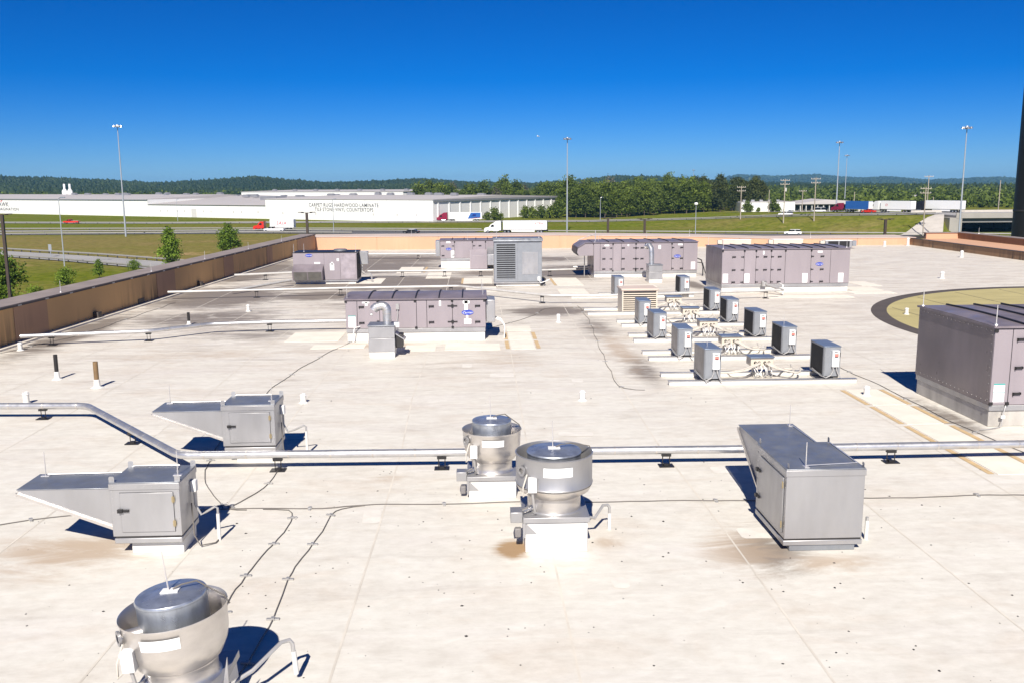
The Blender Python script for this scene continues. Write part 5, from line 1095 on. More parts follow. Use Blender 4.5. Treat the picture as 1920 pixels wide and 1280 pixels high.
# ------------------------------------------------------------------ bridge
br = thing('overpass_bridge', 'concrete road bridge with dark underside at the far right', 'bridge', (151, 283, 0), R(0))
MB().box(0, 120, 0, 30, -5.1, -4.45).build('deck', 'bridge', br)
MB().box(0, 120, -0.35, 0.0, -5.3, -3.65).build('barrier', 'bridge', br)
MB().box(0, 120, 30.0, 30.35, -5.1, -3.65).build('barrier', 'concrete', br)
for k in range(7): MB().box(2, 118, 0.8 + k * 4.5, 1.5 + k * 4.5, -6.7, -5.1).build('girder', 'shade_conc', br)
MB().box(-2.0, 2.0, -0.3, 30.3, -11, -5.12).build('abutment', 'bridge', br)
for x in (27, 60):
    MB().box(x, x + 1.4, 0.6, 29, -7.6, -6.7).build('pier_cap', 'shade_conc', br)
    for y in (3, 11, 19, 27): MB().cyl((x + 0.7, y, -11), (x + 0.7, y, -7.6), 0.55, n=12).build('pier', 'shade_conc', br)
MB().box(2.1, 118, 29, 29.6, -11, -5.15).build('underbridge_shade_wall', 'shade_conc', br)  # added dark wall standing in for the shade under the deck
pv_ = MB(); vs = []; nx, ny = 14, 8                                   # paving draped over the embankment end
for a in range(nx + 1):
    for b in range(ny + 1):
        y = 272.0 + (291.0 - 272.0) * b / ny; xr = 0.5206 * y - 0.1; xl = 127.5 + (xr - 128.0) * (b / ny) ** 0.9; x = xl + (xr - xl) * a / nx; vs.append((x - 151.0, y - 283.0, float(terrain(x, y)) + 0.22))
pv_.add(vs, [(a * (ny + 1) + b, (a + 1) * (ny + 1) + b, (a + 1) * (ny + 1) + b + 1, a * (ny + 1) + b + 1) for a in range(nx) for b in range(ny)])
pv_.build('slope_paving', 'concrete', br)
bridge_road = MB().box(0, 120, 0.02, 29.98, -4.45, -4.40).build('road_surface', 'paleroad', br)
pyl = thing('sign_pylon', 'thick black sign pylon rising at the right edge', 'pylon', (74.6, 120, -10))
MB().lathe([(3.0, 0), (3.0, 0.6), (2.4, 0.7), (2.4, 48)], 36).build('column', 'pylon', pyl)
MB().lathe([(2.43, 12), (2.46, 12.05), (2.46, 12.25), (2.43, 12.3)], 36).lathe([(2.43, 30), (2.46, 30.05), (2.46, 30.25), (2.43, 30.3)], 36).build('weld_band', 'dark', pyl)

# ------------------------------------------------------------------ masts, lamps, poles
def mast(label, x, y, h, r0=0.29, z=None):
    z = float(terrain(x, y)) if z is None else z
    t = thing('high_mast_light', label, 'light mast', (x, y, z), 0, 'high-mast highway lights')
    MB().cyl((0, 0, 0), (0, 0, h), r0, r0 * 0.42, 12).build('pole', 'mast', t)
    MB().cyl((0, 0, h - 0.1), (0, 0, h + 0.5), 0.5, 0.35, 12).build('head', 'mast', t)
    for k in range(6):
        a = k * math.pi / 3 + 0.3; c, s = math.cos(a), math.sin(a)
        MB().cyl((0.3 * c, 0.3 * s, h + 0.1), (1.0 * c, 1.0 * s, h + 0.1), 0.06, n=6).cyl((1.05 * c, 1.05 * s, h + 0.25), (1.15 * c, 1.15 * s, h - 0.25), 0.22, 0.42, 10).build('lamp', 'chrome', t)
    return t
mast('tall highway light mast at the left, in front of the warehouse', -115.5, 304.6, 35.4)
mast('tall highway light mast in the middle, right of the white truck', 30.5, 308.6, 31.0)
mast('tall highway light mast at right, beside the bridge', 135.2, 251.0, 30.7)
mast('tall highway light mast left of a shorter-looking twin, right of centre', 140.0, 352.0, 26.6)
mast('more distant twin light mast above the low shop building', 211.0, 518.7, 28.6)
mast('distant light mast just above the centre-right tree line', 190.0, 800.0, 25.0)
def street_lamp(label, x, y, h, globe=False):
    t = thing('street_lamp', label, 'street lamp', (x, y, float(terrain(x, y))), 0, 'slim roadside lamps')
    MB().cyl((0, 0, 0), (0, 0, h), 0.13, 0.08, 8).build('pole', 'mast', t)
    if globe: MB().lathe([(0.15, h), (0.55, h + 0.25), (0.62, h + 0.6), (0.5, h + 0.9), (0.001, h + 1.0)], 14).build('lamp', 'white', t)
    else: MB().tube([(0, 0, h), (0.2, 0, h + 0.25), (0.7, 0, h + 0.35)], 0.06, 6).box(0.4, 1.3, -0.2, 0.2, h + 0.25, h + 0.42).build('lamp', 'chrome', t)
    return t
street_lamp('slim grey street lamp at left beside the slip road', -85.0, 190.1, 13.7)
street_lamp('slim grey street lamp in front of the warehouse lettering', -49.0, 314.2, 11.3)
street_lamp('short lamp with round white head below the dark trees', 69.0, 286.0, 9.2, True)
street_lamp('slim grey lamp by the warehouse door', -142.0, 440.0, 10.0)
street_lamp('slim grey lamp at the edge of the wood behind the guardrail', 52.0, 384.0, 9.6)
def tee(label, x, y, h, ang=0.0):
    t = thing('parking_lamp', label, 'parking lamp', (x, y, float(terrain(x, y))), ang, 'bronze parking-lot lamps')
    MB().box(-0.17, 0.17, -0.17, 0.17, 0, h).build('pole', 'brownpole', t)
    MB().box(-0.8, 0.8, -0.05, 0.05, h - 0.08, h + 0.0).build('arm', 'brownpole', t)
    for s in (-1, 1): MB().box(s * 0.85 - 0.38, s * 0.85 + 0.38, -0.25, 0.25, h + 0.0, h + 0.10).build('lamp', 'brownpole', t)
tee('bronze twin-head parking lamp at the left edge', -62.0, 122.0, 12.6); tee('bronze twin-head parking lamp in front of the warehouse', -24.7, 134.0, 12.2)
tee('bronze twin-head parking lamp left of two, above the far roof wall', 21.6, 150.0, 10.5); tee('bronze twin-head parking lamp, rightmost, before the bridge slope', 61.8, 136.0, 10.5); tee('bronze twin-head parking lamp above the cowled unit', 27.7, 150.0, 10.3)
def utility(label, x, y, h, arms=2, tall=False, mat='woodpole'):
    t = thing('utility_pole', label, 'utility pole', (x, y, float(terrain(x, y))), R(-15), 'timber utility poles')
    MB().cyl((0, 0, 0), (0, 0, h), 0.20, 0.13, 8).build('pole', mat, t)
    for k in range(arms): MB().box(-1.5, 1.5, -0.08, 0.08, h - 0.6 - 1.3 * k, h - 0.42 - 1.3 * k).build('crossarm', mat, t)
    for k in range(arms):
        for s in (-1.4, -0.6, 0.6, 1.4): MB().cyl((s, 0, h - 0.42 - 1.3 * k), (s, 0, h - 0.12 - 1.3 * k), 0.06, n=6).build('insulator', 'white', t)
    if tall: MB().cyl((0.35, 0, h - 4.2), (0.35, 0, h - 3.0), 0.3, n=10).build('transformer', 'whgrey', t)
utility('utility pole left of the white wing of the shop building', 96.0, 330.0, 12.0)
utility('utility pole with a transformer right of the white wing', 105.5, 311.0, 15.0, 2, True)
utility('utility pole in front of the grey shop roof', 114.2, 305.8, 14.6)
utility('utility pole before the parked lorries at right', 134.4, 270.1, 14.6, 2)
utility('utility pole behind the lorries, near the bridge', 165.0, 330.0, 14.5, 1)
utility('plain tall pole above the bridge at far right', 186.0, 320.0, 16.5, 0)
utility('plain pole beside the white wing', 124.0, 385.0, 9.5, 0); utility('plain pole between the shop building and the blue lorry', 167.0, 400.0, 10.0, 0)
utility('plain pole behind the parked lorries', 190.0, 375.0, 9.5, 0); utility('thin pole with one arm near the shop columns', 133.0, 370.0, 9.0, 1)

# ------------------------------------------------------------------ vehicles
WHEEL = MB().cyl((0, -0.15, 0), (0, 0.15, 0), 0.5, n=20).mesh('wheel', 'tyre', True); HUB = MB().cyl((0, -0.165, 0), (0, 0.165, 0), 0.27, n=14).mesh('rim', 'chrome', True)
def wheel(t, x, y, r=0.5):
    w = obj('wheel', WHEEL, t, 0, (x, y, r)); w.scale = (r / 0.5, 1, r / 0.5); obj('rim', HUB, w, 0)
def semi(label, x, y, rz, cab, trailer='carwhite', L=15.5, words=None, z=None, skirt=True, day=False, art=None):
    z = float(terrain(x, y)) + 0.12 if z is None else z
    t = thing('semi_truck', label, 'truck', (x, y, z), rz, 'semi-trailer lorries on the roads')
    T = 6.6 + L; ox = -T / 2                                   # faces local -x
    S = 0 if not day else -1.6
    MB().prism([(ox, 0.45), (ox, 1.35), (ox + 0.25, 1.75), (ox + 1.6, 2.0), (ox + 2.25, 2.95), (ox + 2.9, 3.2), (ox + 4.0 + S, 3.95 if not day else 3.3), (ox + 5.6 + S, 4.05 if not day else 3.35), (ox + 5.7 + S, 0.9), (ox + 1.9, 0.75), (ox + 1.7, 0.55)], -1.2, 1.2, 'y').build('cab', cab, t, 0.06)
    MB().box(ox + 1.9, ox + 8.6, -0.5, 0.5, 0.65, 0.95).build('chassis', 'dark', t)
    MB().prism([(ox + 1.66, 2.04), (ox + 2.27, 2.93), (ox + 2.30, 2.92), (ox + 1.70, 2.03)], -1.05, 1.05, 'y').build('windscreen', 'glass', t)
    for s in (-1, 1):
        MB().prism([(ox + 2.15, 2.05), (ox + 2.6, 2.8), (ox + 3.3, 2.8), (ox + 3.3, 2.05)], s * 1.215, s * 1.205, 'y').build('side_window', 'glass', t)
        MB().cyl((ox + 3.0, s * 0.95, 0.75), (ox + 4.8 + S, s * 0.95, 0.75), 0.32, n=14).build('fuel_tank', 'chrome', t)
        for wx in (1.2, 7.0, 8.2): wheel(t, ox + wx, s * 1.05)
        for wx in (T - 3.0, T - 1.8): wheel(t, ox + wx, s * 1.05)
        MB().box(ox - 0.03, ox + 0.08, s * 0.95 - 0.15, s * 0.95 + 0.15, 0.95, 1.2).build('headlight', 'glass', t)
    MB().box(ox - 0.06, ox + 0.12, -1.15, 1.15, 0.40, 0.75).build('bumper', 'chrome' if cab != 'carwhite' else cab, t, 0.03)
    MB().box(ox - 0.02, ox + 0.03, -0.55, 0.55, 0.85, 1.65).build('grille', 'dark', t)
    tb = MB().box(ox + 6.4, ox + T, -1.28, 1.28, 1.15, 4.1).build('trailer', trailer, t, 0.03)
    MB().box(ox + 6.4, ox + T + 0.02, -1.30, 1.30, 1.08, 1.2).build('trailer_rail', 'rail', t)
    for s in (-1, 1): MB().box(ox + T, ox + T + 0.04, min(s * 0.03, s * 1.22), max(s * 0.03, s * 1.22), 1.25, 4.0).build('rear_door', trailer if trailer != 'carblue' else 'carwhite', t, 0.01)
    MB().box(ox + T - 0.1, ox + T, -1.15, 1.15, 0.5, 0.65).build('underride_bar', 'rail', t)
    if skirt: MB().box(ox + 9.2, ox + T - 4.0, -1.22, -1.18, 0.45, 1.08).build('side_skirt', trailer, t)
    if words:
        body, size, frac, zz, mt = words
        obj('lettering', text_mesh(body, size, mt, 0.15), t, 0, (ox + 6.4 + L * frac, -1.292, zz))
    if art:
        for (f0, f1, z0, z1, mt) in art: MB().prism([(ox + 6.4 + L * f0, z0), (ox + 6.4 + L * f1, z0 + 0.3), (ox + 6.4 + L * f1, z1), (ox + 6.4 + L * (f0 + 0.1), z1)], -1.292, -1.285, 'y').build('painted_panel', mt, tb)
    return t
semi('white semi-trailer truck on the highway beyond the roof wall', 12.9, 304.3, R(-10), 'carwhite', 'carwhite', 14.4, ('XTRA', 1.0, 0.83, 3.2, 'redink'))
semi('red tractor with a short white trailer on the left highway', -73.5, 334.5, R(-8), 'red', 'carwhite', 8.6, ('SAIA', 1.7, 0.5, 2.7, 'redink'), skirt=False, day=True)
semi('maroon tractor with white trailer and blue rear artwork by the warehouse', -8.2, 404.4, R(-4), 'maroon', 'carwhite', 14.2, ('I I', 0.8, 0.2, 2.9, 'blue'), art=[(0.58, 0.98, 1.3, 3.9, 'carblue'), (0.68, 0.98, 1.3, 1.9, 'redink'), (0.66, 0.84, 2.1, 3.3, 'blue')])
semi('lorry with a blue container on the embankment road at right', 138.5, 334.0, R(-58), 'maroon', 'carblue', 9.5, None, z=-4.8, skirt=False, day=True)
semi('all-white lorry queued behind the blue container lorry', 149.0, 325.0, R(-62), 'carwhite', 'carwhite', 12.5, ('O', 1.2, 0.2, 2.6, 'redink'), z=-4.65)
semi('lorry with black cab and pale trailer waiting by the bridge', 161.5, 316.0, R(-62), 'carblack', 'carwhite', 13.5, None, z=-4.45)

def car(label, x, y, rz, paint, kind='sedan', z=None, L=4.8):
    z = float(terrain(x, y)) + 0.12 if z is None else z
    t = thing({'sedan': 'car', 'suv': 'car', 'pickup': 'pickup_truck', 'van': 'van'}[kind], label, {'pickup': 'pickup truck', 'van': 'van'}.get(kind, 'car'), (x, y, z), rz, 'cars and vans on the roads')
    h = L / 2; W = 0.92
    B = {'sedan': [(-h, 0.35), (-h, 0.72), (-h + 0.15, 0.80), (-h + 1.3, 0.95), (h - 1.0, 1.0), (h - 0.05, 0.92), (h, 0.4), (h - 0.3, 0.28), (-h + 0.3, 0.28)],
         'suv': [(-h, 0.4), (-h, 0.95), (-h + 0.2, 1.02), (-h + 1.2, 1.12), (h - 0.1, 1.15), (h, 1.0), (h, 0.45), (h - 0.3, 0.35), (-h + 0.3, 0.35)]}
    B['pickup'] = B['suv']; B['van'] = B['suv']
    MB().prism(B[kind], -W, W, 'y').build('body', paint, t, 0.07)
    G = {'sedan': [(-h + 1.25, 0.95), (-h + 2.0, 1.40), (h - 1.55, 1.42), (h - 0.75, 1.0)], 'suv': [(-h + 1.15, 1.12), (-h + 1.8, 1.68), (h - 0.5, 1.70), (h - 0.08, 1.14)],
         'pickup': [(-h + 1.5, 1.12), (-h + 2.1, 1.80), (-h + 3.6, 1.82), (-h + 3.8, 1.14)], 'van': [(-h + 0.8, 1.12), (-h + 1.5, 2.2), (h - 0.15, 2.3), (h - 0.05, 1.14)]}[kind]
    MB().prism(G, -W + 0.12, W - 0.12, 'y').build('glasshouse', 'glass', t, 0.04)
    MB().prism([(G[1][0] - 0.05, G[1][1] - 0.03), (G[1][0] + 0.1, G[1][1] + 0.05), (G[2][0] - 0.1, G[2][1] + 0.05), (G[2][0] + 0.1, G[2][1] - 0.03)], -W + 0.10, W - 0.10, 'y').build('roof', 'carwhite' if paint == 'carblack' else paint, t, 0.03)
    mid = (G[1][0] + G[2][0]) / 2
    for s in (-1, 1):
        MB().box(mid - 0.06, mid + 0.06, s * (W - 0.115) - 0.008, s * (W - 0.115) + 0.008, G[0][1], G[1][1]).build('pillar', paint, t)
        for wx in (-h + 0.85, h - 0.9): wheel(t, wx, s * (W - 0.1), 0.34)
        MB().box(-h - 0.01, -h + 0.06, s * 0.6 - 0.16, s * 0.6 + 0.16, 0.62, 0.76).build('headlight', 'chrome', t)
        MB().box(h - 0.06, h + 0.01, s * 0.7 - 0.14, s * 0.7 + 0.14, 0.7, 0.86).build('tail_light', 'redink', t)
    if kind == 'pickup':
        MB().box(-h + 3.85, h - 0.05, -W + 0.12, W - 0.12, 1.13, 1.16).build('bed_cover', 'dark' if paint != 'red' else 'carwhite', t)
    return t
car('black and white patrol car on the highway', -22.0, 306.6, R(-16), 'carblack', 'sedan', L=5.6)
car('white estate car on the highway at right, beyond the far units', 97.7, 278.9, R(-17), 'carwhite', 'suv', L=5.2)
car('red pickup truck with white load on the far left road', -181.8, 417.5, R(-8), 'red', 'pickup', L=7.2)
car('white pickup truck beside the red tractor', -72.0, 327.5, R(-10), 'carwhite', 'pickup', L=7.4)
car('white van on the embankment road in the middle distance', 113.0, 331.0, R(-40), 'carwhite', 'suv', L=5.0)
car('white delivery van by the shop building columns', 152.0, 402.0, R(10), 'carwhite', 'van', L=6.0, z=-7.0)
car('white car parked by the shop building', 138.0, 398.0, R(5), 'carwhite', 'sedan', z=-7.2)
car('red car queued between the blue container lorry and white lorry', 140.0, 322.0, R(-50), 'red', 'sedan', z=-4.75)
car('dark car crossing the bridge', 176.0, 289.0, R(-4), 'carblack', 'sedan', z=-4.38); car('grey-white car crossing the bridge, right of the dark one', 190.0, 288.0, R(-4), 'carwhite', 'sedan', z=-4.38)

# ------------------------------------------------------------------ trees
def quads(centers, size, rs, tint):
    """leaf-sized quads at random angles"""
    n = len(centers); a = rs.normal(size=(n, 3)); a /= np.linalg.norm(a, axis=1)[:, None]
    b = np.cross(a, rs.normal(size=(n, 3))); b /= np.linalg.norm(b, axis=1)[:, None]
    s = size * rs.uniform(0.6, 1.3, n)[:, None]; s2 = s * rs.uniform(0.45, 0.8, n)[:, None]
    V = np.stack([centers - a * s, centers + b * s2, centers + a * s, centers - b * s2], 1).reshape(-1, 3)
    return V, np.repeat(tint, 4)
def leaf_mesh(name, V, tint, mat):
    n = len(V) // 4; me = bpy.data.meshes.new(name)
    me.vertices.add(len(V)); me.vertices.foreach_set('co', V.astype(np.float32).ravel())
    me.loops.add(len(V)); me.loops.foreach_set('vertex_index', np.arange(len(V), dtype=np.int32))
    me.polygons.add(n); me.polygons.foreach_set('loop_start', np.arange(0, len(V), 4, dtype=np.int32)); me.polygons.foreach_set('loop_total', np.full(n, 4, dtype=np.int32))
    at = me.attributes.new('tint', 'FLOAT', 'POINT'); at.data.foreach_set('value', tint.astype(np.float32))
    me.materials.append(M[mat]); me.update(); me.validate(); return me
def crown_pts(rs, h, r, zlo, nclump, per, cs, conic=0.0):
    cl = []
    while len(cl) < nclump:
        p = rs.uniform(-1, 1, 3)
        d = np.linalg.norm(p)
        if d > 1 or d < 0.35: continue
        k = 1 - conic * (p[2] + 1) / 2
        wob = 0.8 + 0.35 * math.sin(3 * math.atan2(p[1], p[0]) + 5 * p[2])
        cl.append((p[0] * r * k * wob, p[1] * r * k * wob, zlo + (h - zlo) * (p[2] + 1) / 2))
    cl = np.array(cl); t0 = rs.uniform(0.05, 0.95, nclump)
    c = np.repeat(cl, per, 0) + rs.normal(size=(nclump * per, 3)) * cs * np.array([1, 1, 0.8]); t = np.clip(np.repeat(t0, per) + rs.normal(size=nclump * per) * 0.12, 0, 1)
    return c, t, cl
def tree_proto(name, seed, h, r, zlo, nclump, per, leaf, cs, mat, conic=0.0, tr=0.18):
    rs = np.random.RandomState(seed); c, t, cl = crown_pts(rs, h, r, zlo, nclump, per, cs, conic)
    V, tt = quads(c, leaf, rs, t); cm = leaf_mesh('crown', V, tt, mat)
    mb = MB(); top = h * 0.78
    mb.tube([(0, 0, 0), (0.04 * h * rs.normal() * 0.3, 0, h * 0.3), (0, 0.02 * h * rs.normal() * 0.3, h * 0.55), (0, 0, top)], [tr, tr * 0.75, tr * 0.5, tr * 0.12], 7)
    for q in cl[rs.permutation(len(cl))[:10]]:
        z0 = max(zlo * 0.8, min(q[2] - 0.35 * math.hypot(q[0], q[1]), top * 0.9)); mb.tube([(0, 0, z0), (q[0] * 0.5, q[1] * 0.5, (z0 + q[2]) / 2 + 0.1), tuple(q)], [tr * 0.4, tr * 0.22, tr * 0.06], 5)
    return cm, mb.mesh('trunk', 'bark')
def place_tree(kind, label, x, y, proto, sc=1.0, rz=0.0, z=None, group=None, sz=None):
    z = float(terrain(x, y)) if z is None else z
    t = thing(kind, label, 'tree' if kind != 'bush' else 'bush', (x, y, z), rz, group); t.scale = (sc, sc, sz or sc)
    obj('crown', proto[0], t); obj('trunk', proto[1], t); return t
near = [tree_proto('young', 11, 7.6, 3.1, 0.5, 105, 46, 0.19, 0.38, 'leaf', 0.72, 0.10), tree_proto('young', 12, 6.6, 3.0, 0.8, 95, 46, 0.19, 0.38, 'leaf', 0.45, 0.10),
        tree_proto('young', 13, 3.2, 1.15, 0.5, 40, 40, 0.12, 0.2, 'leaf', 0.5, 0.05), tree_proto('young', 14, 6.4, 3.0, 0.3, 150, 60, 0.17, 0.5, 'leaf', 0.2, 0.14), tree_proto('young', 15, 3.0, 1.9, 0.2, 46, 44, 0.12, 0.35, 'leaf', 0.2, 0.05)]
G1 = 'young trees on the lawn beyond the left wall'
place_tree('young_tree', 'taller young green tree beyond the left roof wall', -60.7, 181.8, near[0], 1.05, group=G1)
place_tree('young_tree', 'young green tree beyond the left wall, farther and to the right', -58.6, 217.3, near[1], 1.1, 1.0, group=G1)
place_tree('young_tree', 'small sapling on the lawn beyond the left wall', -67.5, 164.3, near[2], 1.0, group=G1)
place_tree('broad_tree', 'broad dark tree at the left edge beyond the wall', -66.9, 128.0, near[3], 1.15, group=G1)
place_tree('bush', 'low spreading bush on the lawn near the broad tree', -67.4, 150.9, near[4], 1.0, group=G1)
place_tree('bush', 'small bush at the roadside below the taller young tree', -66.5, 178.0, near[4], 0.7, 2.0, group=G1)
place_tree('bush', 'small bush beside the broad dark tree', -62.0, 128.5, near[4], 0.8, 1.0, group=G1)
sgn = thing('road_sign', 'small grey backed road sign beside the slip road at left', 'sign', (-99.5, 216.0, -10), R(-30)); MB().box(-0.06, 0.06, -0.06, 0.06, 0, 2.2).build('post', 'mast', sgn); MB().box(-0.55, 0.55, -0.09, -0.06, 1.5, 3.0).build('plate', 'mast', sgn)

wood = [tree_proto('wood', 21, 18, 5.2, 2.0, 130, 22, 0.52, 0.95, 'leaf_far', 0.15, 0.3), tree_proto('wood', 22, 16, 4.6, 1.5, 120, 22, 0.5, 0.9, 'leaf_far', 0.3, 0.28),
        tree_proto('wood', 23, 20, 5.8, 3.0, 140, 22, 0.54, 1.0, 'leaf_far', 0.2, 0.33), tree_proto('pine', 24, 19, 4.6, 2.5, 130, 22, 0.48, 0.85, 'leaf_pine', 0.35, 0.3), tree_proto('grey', 25, 18, 4.6, 4.0, 70, 10, 0.5, 1.1, 'leaf_grey', 0.2, 0.3)]
small = [tree_proto('bush', 31, 6.5, 3.0, 0.3, 60, 16, 0.42, 0.6, 'leaf_far', 0.2, 0.12), tree_proto('bush', 32, 5.0, 2.6, 0.2, 50, 16, 0.40, 0.55, 'leaf_far', 0.1, 0.12)]
def at_px(px, y): return y * math.tan(R(px_az(px)))
q = random.Random(5); cnt = 0
def tree_label(px, row, pine, grey):
    k = 'dark pine' if pine else 'grey sparse tree' if grey else 'leafy green tree'
    d = 'at the front of the wood' if row < 2 else 'within the wood' if row < 5 else 'on the wood skyline'
    for lim, w in ((880, 'above the grey warehouse side, left'), (960, 'above the grey warehouse side, middle'), (1040, 'by the warehouse far end'), (1090, 'around the middle light mast'), (1160, 'just right of the middle light mast'),
                   (1230, 'between mast and round-headed lamp'), (1300, 'left of the round-headed lamp'), (1360, 'right of the round-headed lamp'), (9999, 'next to the white shop wing')):
        if px < lim: return k + ' ' + d + ', ' + w

rowsW = [(1048, 1420, 447, 15), (1052, 1405, 458, 15), (1052, 1400, 472, 17), (1030, 1395, 490, 18), (1030, 1395, 512, 20), (770, 1400, 560, 20), (760, 1400, 590, 20), (780, 1390, 625, 22)]
for r_i, (p0, p1, yy, st) in enumerate(rowsW):
    px = p0
    while px < p1:
        px += st * q.uniform(0.7, 1.2) * 1.25; y = yy + q.uniform(-6, 6); x = at_px(px, y)
        pine = px > 1295 and q.random() < 0.75
        pr = wood[3] if pine else wood[q.choice([0, 0, 1, 1, 2, 2, 4])] if r_i > 1 else wood[q.choice([0, 1, 2])]
        s = q.uniform(0.66, 0.95) * (0.62 + 0.38 * min(1, max(0, (px - 980) / 90)) if px < 1070 and yy < 520 else 1.0) * (1.0 if px < 1330 else 0.88)
        if r_i >= 5: s *= 1.15
        place_tree('pine_tree' if pine else 'wood_tree', tree_label(px, r_i, pine, pr is wood[4]), x, y, pr, s, q.uniform(0, 6.28), group='dark pines in the wood' if pine else 'trees in the dense wood', sz=s * q.uniform(0.9, 1.1))
for px, y, s, k in [(985, 441, 0.9, 0), (1000, 440, 1.0, 1), (1015, 438, 0.95, 0), (1032, 437, 1.1, 1), (1048, 436, 1.2, 0), (915, 412, 0.75, 1), (928, 415, 0.9, 0), (940, 418, 0.6, 1),
                    (680, 436, 0.55, 0), (692, 432, 0.5, 1), (707, 428, 0.6, 0), (748, 421, 0.5, 1), (1397, 424, 1.1, 0), (1404, 420, 0.8, 1), (1419, 423, 0.55, 1), (1448, 421, 1.25, 0), (1455, 417, 0.9, 1), (1563, 415, 0.75, 1), (1572, 413, 0.6, 0), (1597, 414, 0.8, 1)]:
    place_tree('bush', 'rounded green bush beside the warehouse walls' if px < 1060 else 'rounded green bush in front of the low shop building', at_px(px, y), y, small[k], s if px < 1060 else s * 0.75, q.uniform(0, 6), group='bushes by the warehouse' if px < 1060 else 'bushes by the shop building')

# far woodland: thousands of crowns, uncountable
rs = np.random.RandomState(9)
def in_wh(x, y):
    dx, dy = x - K.x, y - K.y; c, s = math.cos(-WA), math.sin(-WA); lx, ly = dx * c - dy * s, dx * s + dy * c
    return (lx > -480) & (lx < 12) & (ly > -60) & (ly < 275)
def scatter(n, r0, r1, p=1.0):
    a = np.radians(rs.uniform(-34, 37.5, n)); r = r0 * (r1 / r0) ** (rs.uniform(0, 1, n) ** p); return r * np.sin(a), r * np.cos(a), r, np.degrees(a)
x, y, r, a = scatter(3400, 470, 1050)
ok = ~in_wh(x, y) & ((y > 640) | (a > 14.5)) & ((a < 14.0) | (y > 470)) & ~((a > 12) & (a < 25) & (y < 480)); x, y, r, a = x[ok], y[ok], r[ok], a[ok]
h = np.where(a > 13, 4.5 + 6.5 * np.clip((r - 480) / 500, 0, 1), 11.0) * rs.uniform(0.75, 1.2, len(x)); z = terrain(x, y)
per = 46; N = len(x); p = rs.normal(size=(N, per, 3)); p /= np.linalg.norm(p, axis=2)[:, :, None]; p *= rs.uniform(0.45, 1.0, (N, per, 1))
rad = h * rs.uniform(0.40, 0.55, N); c = np.stack([x, y, z + h * 0.52], 1)[:, None, :] + p * np.stack([rad, rad, h * 0.5], 1)[:, None, :]
tint = np.clip(rs.uniform(0.0, 1.0, N)[:, None] ** 1.5 * 0.6 + rs.normal(size=(N, per)) * 0.1 + 0.05, 0, 1)
V, tt = quads(c.reshape(-1, 3), 1.15, rs, tint.ravel())
tag(obj('woodland', leaf_mesh('woodland', V, tt, 'leaf_far')), 'mid-distance green woodland beyond the warehouse and shop building', 'woodland', kind='stuff')
bm = bmesh.new(); bmesh.ops.create_icosphere(bm, subdivisions=1, radius=1.0); iv = np.array([v.co[:] for v in bm.verts]); bf = np.array([[v.index for v in f.verts] for f in bm.faces]); bm.free()
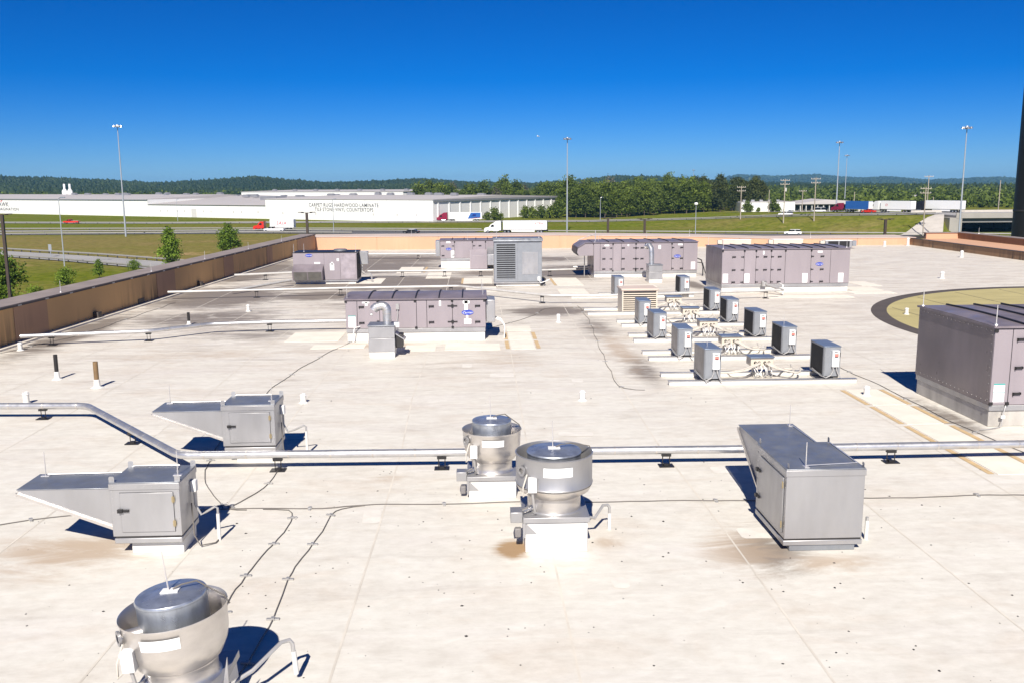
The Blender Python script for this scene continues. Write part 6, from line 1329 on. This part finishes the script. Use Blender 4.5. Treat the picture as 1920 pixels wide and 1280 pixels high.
def blobs(name, label, n, r0, r1, hh, wide, pw_=0.8):
    x, y, r, a = scatter(n, r0, r1, pw_); z = terrain(x, y); N = len(x)
    h = hh * rs.uniform(0.7, 1.25, N); w = wide * rs.uniform(0.7, 1.3, N) * (0.75 + 0.35 * (r - r0) / (r1 - r0))
    k = 1 + 0.28 * rs.normal(size=(N, len(iv), 1)); V = iv[None] * k * np.stack([w, w, h * 0.55], 1)[:, None, :] + np.stack([x, y, z + h * 0.45], 1)[:, None, :]
    F = (bf[None] + (np.arange(N) * len(iv))[:, None, None]).reshape(-1, 3)
    me = bpy.data.meshes.new(name); V = V.reshape(-1, 3)
    me.vertices.add(len(V)); me.vertices.foreach_set('co', V.astype(np.float32).ravel()); me.loops.add(F.size); me.loops.foreach_set('vertex_index', F.astype(np.int32).ravel())
    me.polygons.add(len(F)); me.polygons.foreach_set('loop_start', np.arange(0, F.size, 3, dtype=np.int32)); me.polygons.foreach_set('loop_total', np.full(len(F), 3, dtype=np.int32))
    at = me.attributes.new('tint', 'FLOAT', 'POINT'); at.data.foreach_set('value', np.repeat(np.clip(0.12 + 0.12 * np.sin(x / 140.0 + 1.3 * np.sin(y / 210.0)) + 0.12 * np.sin(y / 95.0 + x / 60.0) + rs.normal(0, 0.12, N), 0, 1), len(iv)).astype(np.float32))
    me.materials.append(M['leaf_hill']); me.update(); tag(obj(name, me), label, 'woodland', kind='stuff')
blobs('hill_forest', 'unbroken forest covering the distant hills', 34000, 1000, 2700, 9, 4.0)
blobs('far_forest', 'hazy blue forest on the farthest ridges', 9000, 4300, 7000, 12, 13, 1.0)

# ------------------------------------------------------------------ bird
bx_, bz_ = at_px(1010, 150.0), 13.7
bd = MB().tube([(-0.20, 0, 0), (-0.15, 0, 0.01), (-0.05, 0, 0.0), (0.08, 0, 0.0), (0.20, 0, 0.015), (0.30, 0, 0.02)], [0.012, 0.035, 0.06, 0.05, 0.022, 0.006], 8)
for sg in (-1, 1):
    up_ = [(-0.08, sg * 0.03, 0.03), (-0.12, sg * 0.26, 0.12), (0.02, sg * 0.55, 0.08), (0.06, sg * 0.28, 0.10), (0.08, sg * 0.03, 0.03)]
    bd.add(up_ + [(x, y, z - 0.012) for x, y, z in up_], [(0, 1, 3, 4), (1, 2, 3), (9, 8, 6, 5), (8, 7, 6), (0, 5, 6, 1), (1, 6, 7, 2), (2, 7, 8, 3), (3, 8, 9, 4)])
bird = tag(bd.build('bird', 'carwhite', loc=(bx_, 150.0, bz_)), 'tiny white bird in flight left of the middle light mast', 'bird'); bird.rotation_euler = (R(15), R(5), R(20))

# ------------------------------------------------------------------ haze
hz = MB().box(-7000, 7000, -1500, 9400, -30, 88).mesh('haze', 'white', False); hz.materials.clear()
hm = bpy.data.materials.new('summer_haze'); hm.use_nodes = True; hn = hm.node_tree; hn.nodes.clear()
ho = hn.nodes.new('ShaderNodeOutputMaterial'); pv = hn.nodes.new('ShaderNodeVolumePrincipled'); pv.inputs['Color'].default_value = (0.24, 0.60, 1.0, 1); pv.inputs['Density'].default_value = 0.00009; pv.inputs['Anisotropy'].default_value = 0.0
hn.links.new(pv.outputs[0], ho.inputs['Volume']); hz.materials.append(hm)
tag(obj('haze', hz), 'thin blue summer haze over the distant hills', 'haze', kind='stuff')
